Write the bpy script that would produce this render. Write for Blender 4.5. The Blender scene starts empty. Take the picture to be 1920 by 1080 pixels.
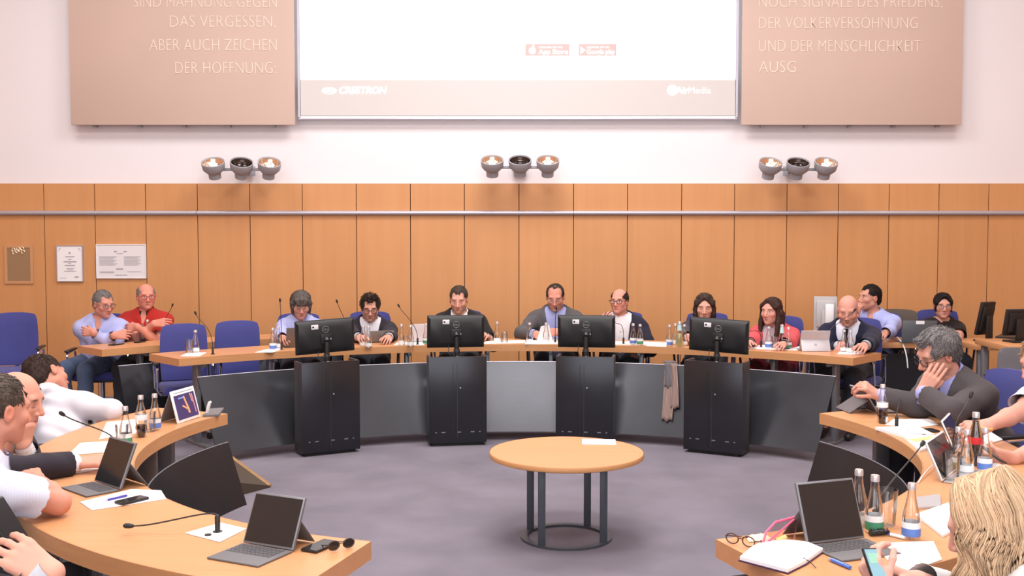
import bpy, bmesh, math, random
import numpy as np
from mathutils import Vector, Matrix

# ------------------------------------------------------------------ camera, world, light, exposure
SC = bpy.context.scene
COL = SC.collection
CAM_H, PITCH, FPX = 1.75, math.radians(3.0), 2000.0
cam = bpy.data.cameras.new('camera')
camo = bpy.data.objects.new('camera', cam)
COL.objects.link(camo)
camo.location = (0, 0, CAM_H)
camo.rotation_euler = (math.radians(90) - PITCH, 0, 0)
cam.sensor_width = 36.0
cam.lens = 36.0 * FPX / 1920.0
cam.clip_start = 0.05
SC.camera = camo

world = bpy.data.worlds.new('daylight')
SC.world = world
world.use_nodes = True
world.node_tree.nodes['Background'].inputs[0].default_value = (0.95, 0.97, 1.0, 1)
world.node_tree.nodes['Background'].inputs[1].default_value = 1.0

def area_light(name, loc, rot, sx, sy, watts, col=(1, 1, 1)):
    l = bpy.data.lights.new(name, 'AREA')
    l.shape = 'RECTANGLE'; l.size = sx; l.size_y = sy; l.energy = watts; l.color = col
    o = bpy.data.objects.new(name, l); COL.objects.link(o)
    o.location = loc; o.rotation_euler = rot
    return o
ROOM_W, WALL_Y, FRONT_Y, CEIL_Z = 7.2, 11.3, -3.2, 5.9
# light panels in the ceiling (their fixtures are built with the structure)
LIGHT_SPOTS = [(x, y) for x in (-4.2, 0.0, 4.2) for y in (0.6, 4.6, 8.4)]
for lx, ly in LIGHT_SPOTS:
    area_light('ceiling_lamp_light', (lx, ly, CEIL_Z - 0.07), (0, 0, 0), 2.2, 1.5, (70 if lx else 185) * (1.0 if ly > 1 else 0.75), (1.0, 0.965, 0.94))
# daylight through the tall windows in the wall behind the camera
area_light('window_daylight', (0, FRONT_Y + 0.25, 3.2), (math.radians(90), 0, 0), 10.5, 3.8, 310, (0.96, 0.97, 1.0))

SC.view_settings.view_transform = 'Standard'
SC.view_settings.look = 'None'
SC.view_settings.exposure = 0.12
SC.view_settings.gamma = 1.0
SC.view_settings.use_curve_mapping = False

# ------------------------------------------------------------------ placement helpers
CP, SP = math.cos(PITCH), math.sin(PITCH)
def ray(x, y):
    u, v = (x - 960) / FPX, (540 - y) / FPX
    return Vector((u, CP + v * SP, -SP + v * CP))
def PH(x, y, h):                       # the point at height h seen at photo pixel x, y
    d = ray(x, y); t = (h - CAM_H) / d.z
    return Vector((d.x * t, d.y * t, h))
def PD(x, y, dep):                     # the point at depth dep seen at photo pixel x, y
    d = ray(x, y); t = dep / d.y
    return Vector((d.x * t, dep, CAM_H + d.z * t))

# ------------------------------------------------------------------ materials
MATS = {}
def mat(name, col, rough=0.5, metal=0.0, bump=0.0, bscale=60.0, noise=0.0, nscale=8.0, spec=0.5, emit=0.0, sheen=0.0):
    if name in MATS: return MATS[name]
    m = bpy.data.materials.new(name); m.use_nodes = True
    nt = m.node_tree; b = nt.nodes['Principled BSDF']
    b.inputs['Base Color'].default_value = (*col, 1)
    b.inputs['Roughness'].default_value = rough
    b.inputs['Metallic'].default_value = metal
    b.inputs['Specular IOR Level'].default_value = spec
    if sheen: b.inputs['Sheen Weight'].default_value = sheen
    if emit:
        b.inputs['Emission Color'].default_value = (*col, 1); b.inputs['Emission Strength'].default_value = emit
    if noise or bump:
        tc = nt.nodes.new('ShaderNodeTexCoord')
    if noise:
        n = nt.nodes.new('ShaderNodeTexNoise'); n.inputs['Scale'].default_value = nscale; n.inputs['Detail'].default_value = 5
        nt.links.new(tc.outputs['Object'], n.inputs['Vector'])
        mr = nt.nodes.new('ShaderNodeMapRange')
        mr.inputs[1].default_value = 0.25; mr.inputs[2].default_value = 0.75
        mr.inputs[3].default_value = 1 - noise; mr.inputs[4].default_value = 1 + noise
        nt.links.new(n.outputs['Fac'], mr.inputs[0])
        mx = nt.nodes.new('ShaderNodeMix'); mx.data_type = 'RGBA'; mx.blend_type = 'MULTIPLY'
        mx.inputs[0].default_value = 1.0; mx.inputs[6].default_value = (*col, 1)
        nt.links.new(mr.outputs[0], mx.inputs[7]); nt.links.new(mx.outputs[2], b.inputs['Base Color'])
    if bump:
        n2 = nt.nodes.new('ShaderNodeTexNoise'); n2.inputs['Scale'].default_value = bscale; n2.inputs['Detail'].default_value = 3
        nt.links.new(tc.outputs['Object'], n2.inputs['Vector'])
        bp = nt.nodes.new('ShaderNodeBump'); bp.inputs['Strength'].default_value = bump; bp.inputs['Distance'].default_value = 0.004
        nt.links.new(n2.outputs['Fac'], bp.inputs['Height']); nt.links.new(bp.outputs[0], b.inputs['Normal'])
    MATS[name] = m
    return m

def wood_mat(name, c1, c2, stretch=(9, 9, 0.7), rough=0.42, objvar=0.0):
    if name in MATS: return MATS[name]
    m = bpy.data.materials.new(name); m.use_nodes = True
    nt = m.node_tree; b = nt.nodes['Principled BSDF']; b.inputs['Roughness'].default_value = rough
    b.inputs['Specular IOR Level'].default_value = 0.35
    tc = nt.nodes.new('ShaderNodeTexCoord'); mp = nt.nodes.new('ShaderNodeMapping')
    mp.inputs['Scale'].default_value = stretch
    nt.links.new(tc.outputs['Object'], mp.inputs['Vector'])
    oi = nt.nodes.new('ShaderNodeObjectInfo')
    vm = nt.nodes.new('ShaderNodeVectorMath'); vm.operation = 'SCALE'; vm.inputs[0].default_value = (37, 19, 53)
    nt.links.new(oi.outputs['Random'], vm.inputs[3]); nt.links.new(vm.outputs[0], mp.inputs['Location'])
    n = nt.nodes.new('ShaderNodeTexNoise'); n.inputs['Scale'].default_value = 1.6; n.inputs['Detail'].default_value = 7; n.inputs['Roughness'].default_value = 0.62
    nt.links.new(mp.outputs[0], n.inputs['Vector'])
    cr = nt.nodes.new('ShaderNodeValToRGB')
    cr.color_ramp.elements[0].position = 0.30; cr.color_ramp.elements[0].color = (*c1, 1)
    cr.color_ramp.elements[1].position = 0.72; cr.color_ramp.elements[1].color = (*c2, 1)
    nt.links.new(n.outputs['Fac'], cr.inputs[0])
    last = cr.outputs[0]
    if objvar:
        mr = nt.nodes.new('ShaderNodeMapRange'); mr.inputs[3].default_value = 1 - objvar; mr.inputs[4].default_value = 1 + objvar
        nt.links.new(oi.outputs['Random'], mr.inputs[0])
        mx = nt.nodes.new('ShaderNodeMix'); mx.data_type = 'RGBA'; mx.blend_type = 'MULTIPLY'; mx.inputs[0].default_value = 1
        nt.links.new(last, mx.inputs[6]); nt.links.new(mr.outputs[0], mx.inputs[7]); last = mx.outputs[2]
    nt.links.new(last, b.inputs['Base Color'])
    MATS[name] = m
    return m

def glass_mat(name, tint=(0.985, 0.99, 0.99), refl=1.0):
    if name in MATS: return MATS[name]
    m = bpy.data.materials.new(name); m.use_nodes = True
    nt = m.node_tree; nt.nodes.clear()
    out = nt.nodes.new('ShaderNodeOutputMaterial')
    tr = nt.nodes.new('ShaderNodeBsdfTransparent'); tr.inputs[0].default_value = (*tint, 1)
    gl = nt.nodes.new('ShaderNodeBsdfGlossy'); gl.inputs['Roughness'].default_value = 0.04
    lw = nt.nodes.new('ShaderNodeLayerWeight'); lw.inputs[0].default_value = 0.32
    mp = nt.nodes.new('ShaderNodeMapRange'); mp.inputs[3].default_value = 0.06 * refl; mp.inputs[4].default_value = 0.8 * refl
    nt.links.new(lw.outputs['Fresnel'], mp.inputs[0])
    mx = nt.nodes.new('ShaderNodeMixShader')
    nt.links.new(mp.outputs[0], mx.inputs[0]); nt.links.new(tr.outputs[0], mx.inputs[1]); nt.links.new(gl.outputs[0], mx.inputs[2])
    nt.links.new(mx.outputs[0], out.inputs[0])
    MATS[name] = m
    return m

def vcol_mat(name, rough=0.5, sss=0.0, bump=0.0, bscale=300, streak=0.0):
    if name in MATS: return MATS[name]
    m = bpy.data.materials.new(name); m.use_nodes = True
    nt = m.node_tree; b = nt.nodes['Principled BSDF']; b.inputs['Roughness'].default_value = rough
    a = nt.nodes.new('ShaderNodeAttribute'); a.attribute_name = 'Col'
    nt.links.new(a.outputs['Color'], b.inputs['Base Color'])
    if sss:
        b.inputs['Subsurface Weight'].default_value = sss; b.inputs['Subsurface Radius'].default_value = (0.012, 0.005, 0.003)
        b.inputs['Subsurface Scale'].default_value = 1.0
    if bump:
        tc = nt.nodes.new('ShaderNodeTexCoord')
        n2 = nt.nodes.new('ShaderNodeTexNoise'); n2.inputs['Scale'].default_value = bscale
        nt.links.new(tc.outputs['Object'], n2.inputs['Vector'])
        bp = nt.nodes.new('ShaderNodeBump'); bp.inputs['Strength'].default_value = bump; bp.inputs['Distance'].default_value = 0.002
        nt.links.new(n2.outputs['Fac'], bp.inputs['Height']); nt.links.new(bp.outputs[0], b.inputs['Normal'])
    MATS[name] = m
    return m

def grid_mat(name, col, rough, cell, depth_col, metal=0.6):
    """dark perforated sheet steel: a fine procedural dot grid"""
    if name in MATS: return MATS[name]
    m = bpy.data.materials.new(name); m.use_nodes = True
    nt = m.node_tree; b = nt.nodes['Principled BSDF']
    b.inputs['Roughness'].default_value = rough; b.inputs['Metallic'].default_value = metal
    tc = nt.nodes.new('ShaderNodeTexCoord')
    v = nt.nodes.new('ShaderNodeTexVoronoi'); v.inputs['Scale'].default_value = 1.0 / cell; v.inputs['Randomness'].default_value = 0.0
    nt.links.new(tc.outputs['Object'], v.inputs['Vector'])
    cr = nt.nodes.new('ShaderNodeValToRGB')
    cr.color_ramp.elements[0].position = 0.32; cr.color_ramp.elements[0].color = (*depth_col, 1)
    cr.color_ramp.elements[1].position = 0.42; cr.color_ramp.elements[1].color = (*col, 1)
    nt.links.new(v.outputs['Distance'], cr.inputs[0])
    n = nt.nodes.new('ShaderNodeTexNoise'); n.inputs['Scale'].default_value = 3.0; n.inputs['Detail'].default_value = 4
    nt.links.new(tc.outputs['Object'], n.inputs['Vector'])
    mr = nt.nodes.new('ShaderNodeMapRange'); mr.inputs[3].default_value = 0.8; mr.inputs[4].default_value = 1.2
    nt.links.new(n.outputs['Fac'], mr.inputs[0])
    mx = nt.nodes.new('ShaderNodeMix'); mx.data_type = 'RGBA'; mx.blend_type = 'MULTIPLY'; mx.inputs[0].default_value = 1
    nt.links.new(cr.outputs[0], mx.inputs[6]); nt.links.new(mr.outputs[0], mx.inputs[7])
    nt.links.new(mx.outputs[2], b.inputs['Base Color'])
    MATS[name] = m
    return m

BEECH1, BEECH2 = (0.560, 0.262, 0.104), (0.605, 0.294, 0.122)
M_PANEL = wood_mat('beech_panel', BEECH1, BEECH2, (7, 7, 0.25), 0.45, 0.03)
M_DESK = wood_mat('beech_desk', (0.550, 0.258, 0.116), (0.595, 0.290, 0.136), (1.2, 14, 14), 0.36)
M_EDGE = wood_mat('beech_edge', (0.50, 0.236, 0.098), (0.575, 0.290, 0.128), (2.5, 2.5, 40), 0.45)
M_WHITE = mat('white_plaster', (0.79, 0.755, 0.785), 0.9, noise=0.015, nscale=1.2)
M_CARPET = mat('grey_carpet', (0.190, 0.172, 0.208), 0.95, bump=0.6, bscale=420, noise=0.16, nscale=2.2, spec=0.1)
M_ALU = mat('brushed_aluminium', (0.50, 0.48, 0.54), 0.45, 0.6)
M_CHROME = mat('chrome', (0.86, 0.86, 0.88), 0.12, 1.0)
M_STEEL = mat('grey_steel', (0.235, 0.245, 0.27), 0.42, 0.5)
M_DKSTEEL = mat('dark_grey_steel', (0.052, 0.053, 0.060), 0.45, 0.35)
M_PERF = grid_mat('perforated_steel', (0.036, 0.037, 0.044), 0.28, 0.006, (0.028, 0.029, 0.035), 0.6)
M_BLACK = mat('black_plastic', (0.014, 0.014, 0.015), 0.42)
M_SCREEN = mat('dark_glass_screen', (0.020, 0.020, 0.022), 0.12)
M_RUBBER = mat('black_rubber', (0.010, 0.010, 0.011), 0.6)
M_PAPER = mat('white_paper', (0.84, 0.82, 0.83), 0.8)
M_PRINT = mat('grey_print', (0.36, 0.35, 0.40), 0.8)
M_BLUE = mat('blue_upholstery', (0.054, 0.058, 0.245), 0.85, bump=0.35, bscale=500, noise=0.05, nscale=6, sheen=0.15)
M_GLASS = glass_mat('clear_glass')
M_GREYCASE = mat('grey_tablet_cover', (0.135, 0.128, 0.135), 0.62)
M_SILVER = mat('silver_aluminium', (0.55, 0.55, 0.58), 0.35, 0.55)
M_WHITEPL = mat('white_plastic', (0.80, 0.79, 0.80), 0.4)
M_DARK = mat('shadow_gap_black', (0.018, 0.011, 0.008), 0.9)

# ------------------------------------------------------------------ mesh helpers
def link(name, me, parent=None, m=None, loc=None):
    o = bpy.data.objects.new(name, me)
    COL.objects.link(o)
    if m is not None and me is not None and len(me.materials) == 0: me.materials.append(m)
    if parent is not None: o.parent = parent
    if loc is not None: o.location = loc
    return o
def tag(o, label, cat, group=None):
    o['label'] = label; o['category'] = cat
    if group: o['group'] = group
    return o
def thing(name, label, cat, loc=(0, 0, 0), rz=0.0, group=None):
    o = bpy.data.objects.new(name, None); COL.objects.link(o)
    o.location = loc; o.rotation_euler = (0, 0, rz); o.empty_display_size = 0.05
    return tag(o, label, cat, group)
def struct(o):
    o['kind'] = 'structure'; return o

class MB:
    """collects boxes, tubes, lathes and prisms into one mesh"""
    def __init__(s): s.v = []; s.f = []
    def add(s, vs, fs, M=None):
        b = len(s.v)
        s.v += [tuple(M @ Vector(v)) for v in vs] if M is not None else [tuple(v) for v in vs]
        s.f += [tuple(i + b for i in f) for f in fs]
        return s
    def box(s, c, size, bev=0.0, M=None):
        hx, hy, hz = size[0] / 2, size[1] / 2, size[2] / 2
        c = Vector(c)
        if bev <= 0:
            vs = [c + Vector((sx * hx, sy * hy, sz * hz)) for sx in (-1, 1) for sy in (-1, 1) for sz in (-1, 1)]
            fs = [(0, 1, 3, 2), (4, 6, 7, 5), (0, 4, 5, 1), (2, 3, 7, 6), (0, 2, 6, 4), (1, 5, 7, 3)]
            return s.add(vs, fs, M)
        bm = bmesh.new(); bmesh.ops.create_cube(bm, size=1.0)
        for v in bm.verts: v.co = c + Vector((v.co.x * size[0], v.co.y * size[1], v.co.z * size[2]))
        bmesh.ops.bevel(bm, geom=list(bm.edges), offset=min(bev, min(size) * 0.49), segments=2, profile=0.5, affect='EDGES')
        bm.verts.index_update()
        s.add([v.co.copy() for v in bm.verts], [[v.index for v in f.verts] for f in bm.faces], M)
        bm.free(); return s
    def tube(s, pts, r, n=8, cap=True, M=None):
        pts = [Vector(p) for p in pts]; N = len(pts)
        rs = r if isinstance(r, (list, tuple)) else [r] * N
        vs = []; fs = []; up = None
        for i in range(N):
            t = (pts[min(i + 1, N - 1)] - pts[max(i - 1, 0)]).normalized()
            if up is None:
                up = Vector((0, 0, 1)) if abs(t.z) < 0.9 else Vector((1, 0, 0))
            a = t.cross(up); 
            if a.length < 1e-6: a = t.cross(Vector((0.3, 0.8, 0.1)))
            a.normalize(); bb = a.cross(t).normalized(); up = bb
            for k in range(n):
                w = 2 * math.pi * k / n
                vs.append(pts[i] + (a * math.cos(w) + bb * math.sin(w)) * rs[i])
        for i in range(N - 1):
            for k in range(n):
                k2 = (k + 1) % n
                fs.append((i * n + k, i * n + k2, (i + 1) * n + k2, (i + 1) * n + k))
        if cap:
            fs.append(tuple(range(n - 1, -1, -1))); fs.append(tuple((N - 1) * n + k for k in range(n)))
        return s.add(vs, fs, M)
    def lathe(s, prof, n=16, M=None, cap=True, a0=0.0, a1=2 * math.pi):
        vs = []; fs = []; full = abs(a1 - a0 - 2 * math.pi) < 1e-6
        m = n if full else n + 1
        for r, z in prof:
            for k in range(m):
                w = a0 + (a1 - a0) * k / n
                vs.append((r * math.cos(w), r * math.sin(w), z))
        for i in range(len(prof) - 1):
            for k in range(n):
                k2 = (k + 1) % m
                fs.append((i * m + k, i * m + k2, (i + 1) * m + k2, (i + 1) * m + k))
        if cap and full:
            if prof[0][0] > 1e-5: fs.append(tuple(range(n - 1, -1, -1)))
            if prof[-1][0] > 1e-5: fs.append(tuple((len(prof) - 1) * m + k for k in range(n)))
        return s.add(vs, fs, M)
    def prism(s, poly, z0, z1, M=None):
        n = len(poly)
        vs = [(p[0], p[1], z0) for p in poly] + [(p[0], p[1], z1) for p in poly]
        fs = [tuple(range(n - 1, -1, -1)), tuple(range(n, 2 * n))]
        fs += [(i, (i + 1) % n, n + (i + 1) % n, n + i) for i in range(n)]
        return s.add(vs, fs, M)
    def arc(s, c, r0, r1, a0, a1, z0, z1, n=40, closed=True):
        """a curved slab between two radii and two angles"""
        vs = []; fs = []
        for i in range(n + 1):
            a = a0 + (a1 - a0) * i / n; ca, sa = math.cos(a), math.sin(a)
            for r, z in ((r0, z0), (r1, z0), (r1, z1), (r0, z1)):
                vs.append((c[0] + r * ca, c[1] + r * sa, z))
        for i in range(n):
            for k in range(4):
                k2 = (k + 1) % 4
                fs.append((i * 4 + k, (i + 1) * 4 + k, (i + 1) * 4 + k2, i * 4 + k2))
        fs.append((0, 1, 2, 3)); fs.append((n * 4 + 3, n * 4 + 2, n * 4 + 1, n * 4))
        return s.add(vs, fs)
    def mesh(s, name, smooth=None):
        me = bpy.data.meshes.new(name)
        me.from_pydata(s.v, [], s.f); me.update()
        bm = bmesh.new(); bm.from_mesh(me)
        bmesh.ops.recalc_face_normals(bm, faces=bm.faces)
        bm.to_mesh(me); bm.free()
        if smooth is not None:
            me.shade_smooth()
            me.set_sharp_from_angle(angle=math.radians(smooth))
        return me
    def build(s, name, m, parent=None, smooth=35, loc=None):
        return link(name, s.mesh(name, smooth), parent, m, loc)

def TR(loc=(0, 0, 0), rz=0.0, rx=0.0, ry=0.0):
    return Matrix.Translation(Vector(loc)) @ Matrix.Rotation(rz, 4, 'Z') @ Matrix.Rotation(ry, 4, 'Y') @ Matrix.Rotation(rx, 4, 'X')

def bez(p0, p1, p2, p3, n=14):
    p0, p1, p2, p3 = map(Vector, (p0, p1, p2, p3)); r = []
    for i in range(n + 1):
        t = i / n; q = 1 - t
        r.append(p0 * q ** 3 + p1 * 3 * q * q * t + p2 * 3 * q * t * t + p3 * t ** 3)
    return r

def text_mesh(body, size, align='LEFT', extrude=0.001, weight=0.0, shear=0.0, spacing=1.0):
    cu = bpy.data.curves.new('lettering', 'FONT')
    cu.body = body; cu.size = size; cu.align_x = align; cu.extrude = extrude; cu.offset = weight; cu.shear = shear
    cu.space_character = spacing; cu.resolution_u = 3
    o = bpy.data.objects.new('lettering_tmp', cu); COL.objects.link(o)
    dg = bpy.context.evaluated_depsgraph_get()
    me = bpy.data.meshes.new_from_object(o.evaluated_get(dg))
    bpy.data.objects.remove(o); bpy.data.curves.remove(cu)
    return me
def lettering(body, size, m, parent, loc, rot=(math.pi / 2, 0, 0), **kw):
    me = text_mesh(body, size, **kw)
    me.materials.clear(); me.materials.append(m)
    o = link('lettering', me, parent); o.location = loc; o.rotation_euler = rot; o['kind'] = 'stuff'
    return o

def copy_tree(o, parent=None):
    c = o.copy(); COL.objects.link(c)
    c.parent = parent
    for ch in list(o.children): copy_tree(ch, c)
    return c

# ================================================================== THE ROOM
WB = WALL_Y
fl = MB(); fl.box((0, (WALL_Y + FRONT_Y) / 2, -0.05), (2 * ROOM_W, WALL_Y - FRONT_Y + 0.4, 0.1))
struct(fl.build('floor', M_CARPET))
ce = MB(); ce.box((0, (WALL_Y + FRONT_Y) / 2, CEIL_Z + 0.05), (2 * ROOM_W, WALL_Y - FRONT_Y + 0.4, 0.1))
struct(ce.build('ceiling', M_WHITE))
for sgn, nm in ((-1, 'wall_left'), (1, 'wall_right')):
    w = MB(); w.box((sgn * (ROOM_W + 0.05), (WALL_Y + FRONT_Y) / 2, CEIL_Z / 2), (0.1, WALL_Y - FRONT_Y + 0.4, CEIL_Z))
    struct(w.build(nm, M_PANEL))
# back wall: plaster above, dark backing behind the veneer panels below
WAIN_Z, RAIL_Z = 2.262, 1.952
w = MB(); w.box((0, WB + 0.15, CEIL_Z / 2), (2 * ROOM_W, 0.2, CEIL_Z))
wall_back = struct(w.build('wall_back', M_WHITE))
b = MB(); b.box((0, WB + 0.046, WAIN_Z / 2), (2 * ROOM_W, 0.012, WAIN_Z))
b.build('panel_backing', M_DARK, wall_back)
PXM = WB / FPX
seams = [-105, -10, 85, 180, 275, 372, 470, 568, 669, 770, 871, 973, 1075, 1176, 1277, 1376, 1474, 1570, 1665, 1758, 1851, 1944, 2037]
xs = [(PD(s, 500, WB).x) for s in seams]
while xs[0] > -ROOM_W + 0.3: xs.insert(0, xs[0] - 0.535)
while xs[-1] < ROOM_W - 0.3: xs.append(xs[-1] + 0.535)
xs[0] = -ROOM_W; xs[-1] = ROOM_W
for i in range(len(xs) - 1):
    wd = xs[i + 1] - xs[i] - 0.008; cx = (xs[i] + xs[i + 1]) / 2
    for z0, z1 in ((0.0, RAIL_Z - 0.004), (RAIL_Z + 0.004, WAIN_Z)):
        m = MB(); m.box((0, 0, 0), (wd, 0.04, z1 - z0), 0.0)
        m.build('wood_panel', M_PANEL, wall_back, loc=(cx, WB + 0.02, (z0 + z1) / 2))
# rail: joined lengths of aluminium tube
rail_x = [-ROOM_W, PD(370, 400, WB).x, PD(1075, 400, WB).x, PD(1570, 400, WB).x, ROOM_W]
rail = thing('picture_rail', 'long aluminium tube rail across the wood wall', 'rail', (0, WB - 0.018, RAIL_Z))
for i in range(4):
    m = MB(); m.tube([(rail_x[i] + 0.002, 0, 0), (rail_x[i + 1] - 0.002, 0, 0)], 0.025, 14)
    m.build('rail_tube', M_ALU, rail)
    m = MB(); m.box((rail_x[i] + 0.3, 0.012, 0), (0.03, 0.03, 0.012))
    m.build('bracket', M_ALU, rail)
# wall behind the camera with tall windows
fw = MB()
fw.box((0, FRONT_Y - 0.05, 0.6), (2 * ROOM_W, 0.1, 1.2)); fw.box((0, FRONT_Y - 0.05, 5.55), (2 * ROOM_W, 0.1, 0.7))
for x in (-6.5, -3.3, 0, 3.3, 6.5): fw.box((x, FRONT_Y - 0.05, 3.2), (1.0 if abs(x) > 6 else 0.5, 0.1, 4.0))
struct(fw.build('wall_front', M_WHITE))
for k, x in enumerate((-4.775, -1.65, 1.65, 4.775)):
    wn = MB(); ww = 2.8 if abs(x) < 2 else 2.45
    for sx in (-1, 1): wn.box((x + sx * (ww / 2 - 0.03), FRONT_Y - 0.05, 3.2), (0.06, 0.06, 4.0))
    for z in (1.23, 3.2, 5.17): wn.box((x, FRONT_Y - 0.05, z), (ww - 0.12, 0.06, 0.06))
    wo = struct(wn.build('window_%d' % (k + 1), M_ALU))
    for zz in (2.215, 4.185):
        g = MB(); g.box((x, FRONT_Y - 0.05, zz), (ww - 0.12, 0.01, 1.9)); g.build('pane', M_GLASS, wo)
m_lamp = mat('ceiling_diffuser', (1.0, 0.97, 0.93), 0.5, emit=1.2)
for lx, ly in LIGHT_SPOTS:
    t = thing('ceiling_light', 'flat rectangular light panel set in the white ceiling', 'ceiling light', (lx, ly, CEIL_Z), group='ceiling light panels')
    m = MB()
    for sx in (-1, 1): m.box((sx * 1.16, 0, -0.025), (0.06, 1.64, 0.05)); m.box((0, sx * 0.80, -0.025), (2.26, 0.04, 0.05))
    m.build('frame', M_ALU, t)
    m = MB(); m.box((0, 0, -0.02), (2.26, 1.56, 0.02)); m.build('diffuser', m_lamp, t)

# ------------------------------------------------------------------ boards and screen high on the wall
m_board = mat('beige_fabric_board', (0.575, 0.43, 0.365), 0.85, noise=0.03, nscale=1.5)
m_letter = mat('cream_lettering', (0.82, 0.68, 0.60), 0.7)
def board(label, x0, x1, ytop_z, ybot, lines, align, tx):
    dep = WB - 0.10
    a, c = PD(x0, ybot, dep), PD(x1, ybot, dep)
    t = thing('inscription_board', label, 'wall board', ((a.x + c.x) / 2, WB - 0.01, a.z), group=None)
    wdt, hgt = c.x - a.x, ytop_z - a.z
    m = MB(); m.box((0, -0.075, hgt / 2), (wdt, 0.03, hgt), 0.004); m.build('face_panel', m_board, t)
    m = MB(); m.box((0, -0.03, hgt / 2 + 0.02), (wdt - 0.10, 0.06, hgt - 0.1)); m.build('mounting_frame', M_STEEL, t)
    n = 5
    for i in range(n):
        m = MB(); m.prism([(-0.02, -0.05), (0.02, -0.05), (0.02, 0.0), (-0.02, 0.0)], -0.018, 0.0)
        m.build('bracket', M_STEEL, t, loc=(-wdt / 2 + wdt * (0.1 + 0.2 * i), -0.005, 0.0))
    for body, px, py, px2 in lines:
        p = PD(px if align == 'LEFT' else px2, py, dep); 
        lt = lettering(body, 0.175, m_letter, t, (0, 0, 0), align=align, extrude=0.002, weight=-0.0034, spacing=1.03)
        bb = [v.co.x for v in lt.data.vertices]
        tw = abs(PD(px2, py, dep).x - PD(px, py, dep).x); sc = tw / (max(bb) - min(bb))
        lt.scale = (sc, 1.0, 1)
        anchor = min(bb) if align == 'LEFT' else max(bb)
        lt.location = (p.x - t.location.x - anchor * sc, -0.0925, p.z - t.location.z)
    return t
TOPZ = 4.75
board('beige wall board with right-aligned cream German inscription beside the projection screen', 133, 553, TOPZ, 234,
      [('SIND MAHNUNG GEGEN', 251, 14, 519), ('DAS VERGESSEN,', 319, 51, 517), ('ABER AUCH ZEICHEN', 281, 95, 519), ('DER HOFFNUNG:', 329, 138, 517)], 'RIGHT', 519)
board('beige wall board with left-aligned cream German inscription beside the projection screen', 1390, 1803, TOPZ, 234,
      [('NOCH SIGNALE DES FRIEDENS,', 1423, 14, 1766), ('DER VÖLKERVERSÖHNUNG', 1423, 54, 1720), ('UND DER MENSCHLICHKEIT', 1423, 97, 1726), ('AUSG', 1423, 136, 1492)], 'LEFT', 1423)
# projection screen
dep = WB - 0.05
a, c = PD(564, 220, dep), PD(1378, 220, dep)
scr = thing('projection_screen', 'large bright projection screen between two beige boards', 'screen', ((a.x + c.x) / 2, WB - 0.01, a.z))
sw, sh = c.x - a.x, TOPZ - a.z
m_scr = mat('projected_white', (0.97, 0.985, 1.0), 0.9, emit=0.75)
m_band = mat('projected_beige_band', (0.53, 0.495, 0.485), 0.9, emit=0.2)
m_white_em = mat('projected_lettering', (1, 1, 1), 0.9, emit=0.55)
m_badge = mat('projected_badge', (0.50, 0.38, 0.37), 0.9, emit=0.2)
m_faint = mat('projected_faint_text', (0.72, 0.82, 0.88), 0.9, emit=0.28)
band_z = PD(960, 150, dep).z - a.z
m = MB(); m.box((0, -0.03, (band_z + sh) / 2), (sw, 0.03, sh - band_z)); m.build('picture_area', m_scr, scr)
m = MB(); m.box((0, -0.03, band_z / 2 + 0.01), (sw, 0.03, band_z - 0.02)); m.build('footer_band', m_band, scr)
m = MB(); m.box((0, -0.03, 0.0), (sw, 0.032, 0.02)); m.build('bottom_hem', m_scr, scr)
m = MB(); m.tube([(-sw / 2 - 0.02, -0.03, -0.016), (sw / 2 + 0.02, -0.03, -0.016)], 0.014, 10); m.build('weight_bar', M_ALU, scr)
for sgn in (-1, 1):
    m = MB(); m.box((sgn * (sw / 2 + 0.016), -0.03, sh / 2), (0.022, 0.04, sh)); m.build('side_rail', M_ALU, scr)
def on_screen(x, y): 
    p = PD(x, y, dep - 0.02); return (p.x - scr.location.x, -0.0465, p.z - scr.location.z)
lettering('CRESTRON', 0.098, m_white_em, scr, on_screen(634, 175), extrude=0.0005, weight=0.004, shear=0.2)
m = MB(); m.lathe([(0.0, 0), (0.075, 0.0), (0.07, 0.002), (0.0, 0.002)], 24, M=Matrix.Translation(Vector(on_screen(617, 170))) @ Matrix.Rotation(math.pi / 2, 4, 'X') @ Matrix.Diagonal((1.05, 0.5, 1, 1)))
lg = m.build('swirl_emblem', m_white_em, scr)
m = MB(); m.tube([Vector(on_screen(617, 170)) + Vector((0.045 * math.cos(w), -0.002, 0.018 * math.sin(w))) for w in np.linspace(0.4, 5.6, 18)], 0.004, 6); m.build('swirl_line', m_band, lg)
lettering('Air', 0.10, m_white_em, scr, on_screen(1268, 175), extrude=0.0005, weight=0.003)
lettering('Media', 0.10, m_white_em, scr, on_screen(1290, 175), extrude=0.0005, weight=-0.001)
m = MB(); m.lathe([(0.0, 0), (0.055, 0.0), (0.055, 0.001), (0.0, 0.001)], 24, M=Matrix.Translation(Vector(on_screen(1261, 169))) @ Matrix.Rotation(math.pi / 2, 4, 'X')); m.build('round_emblem', m_white_em, scr)
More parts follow.
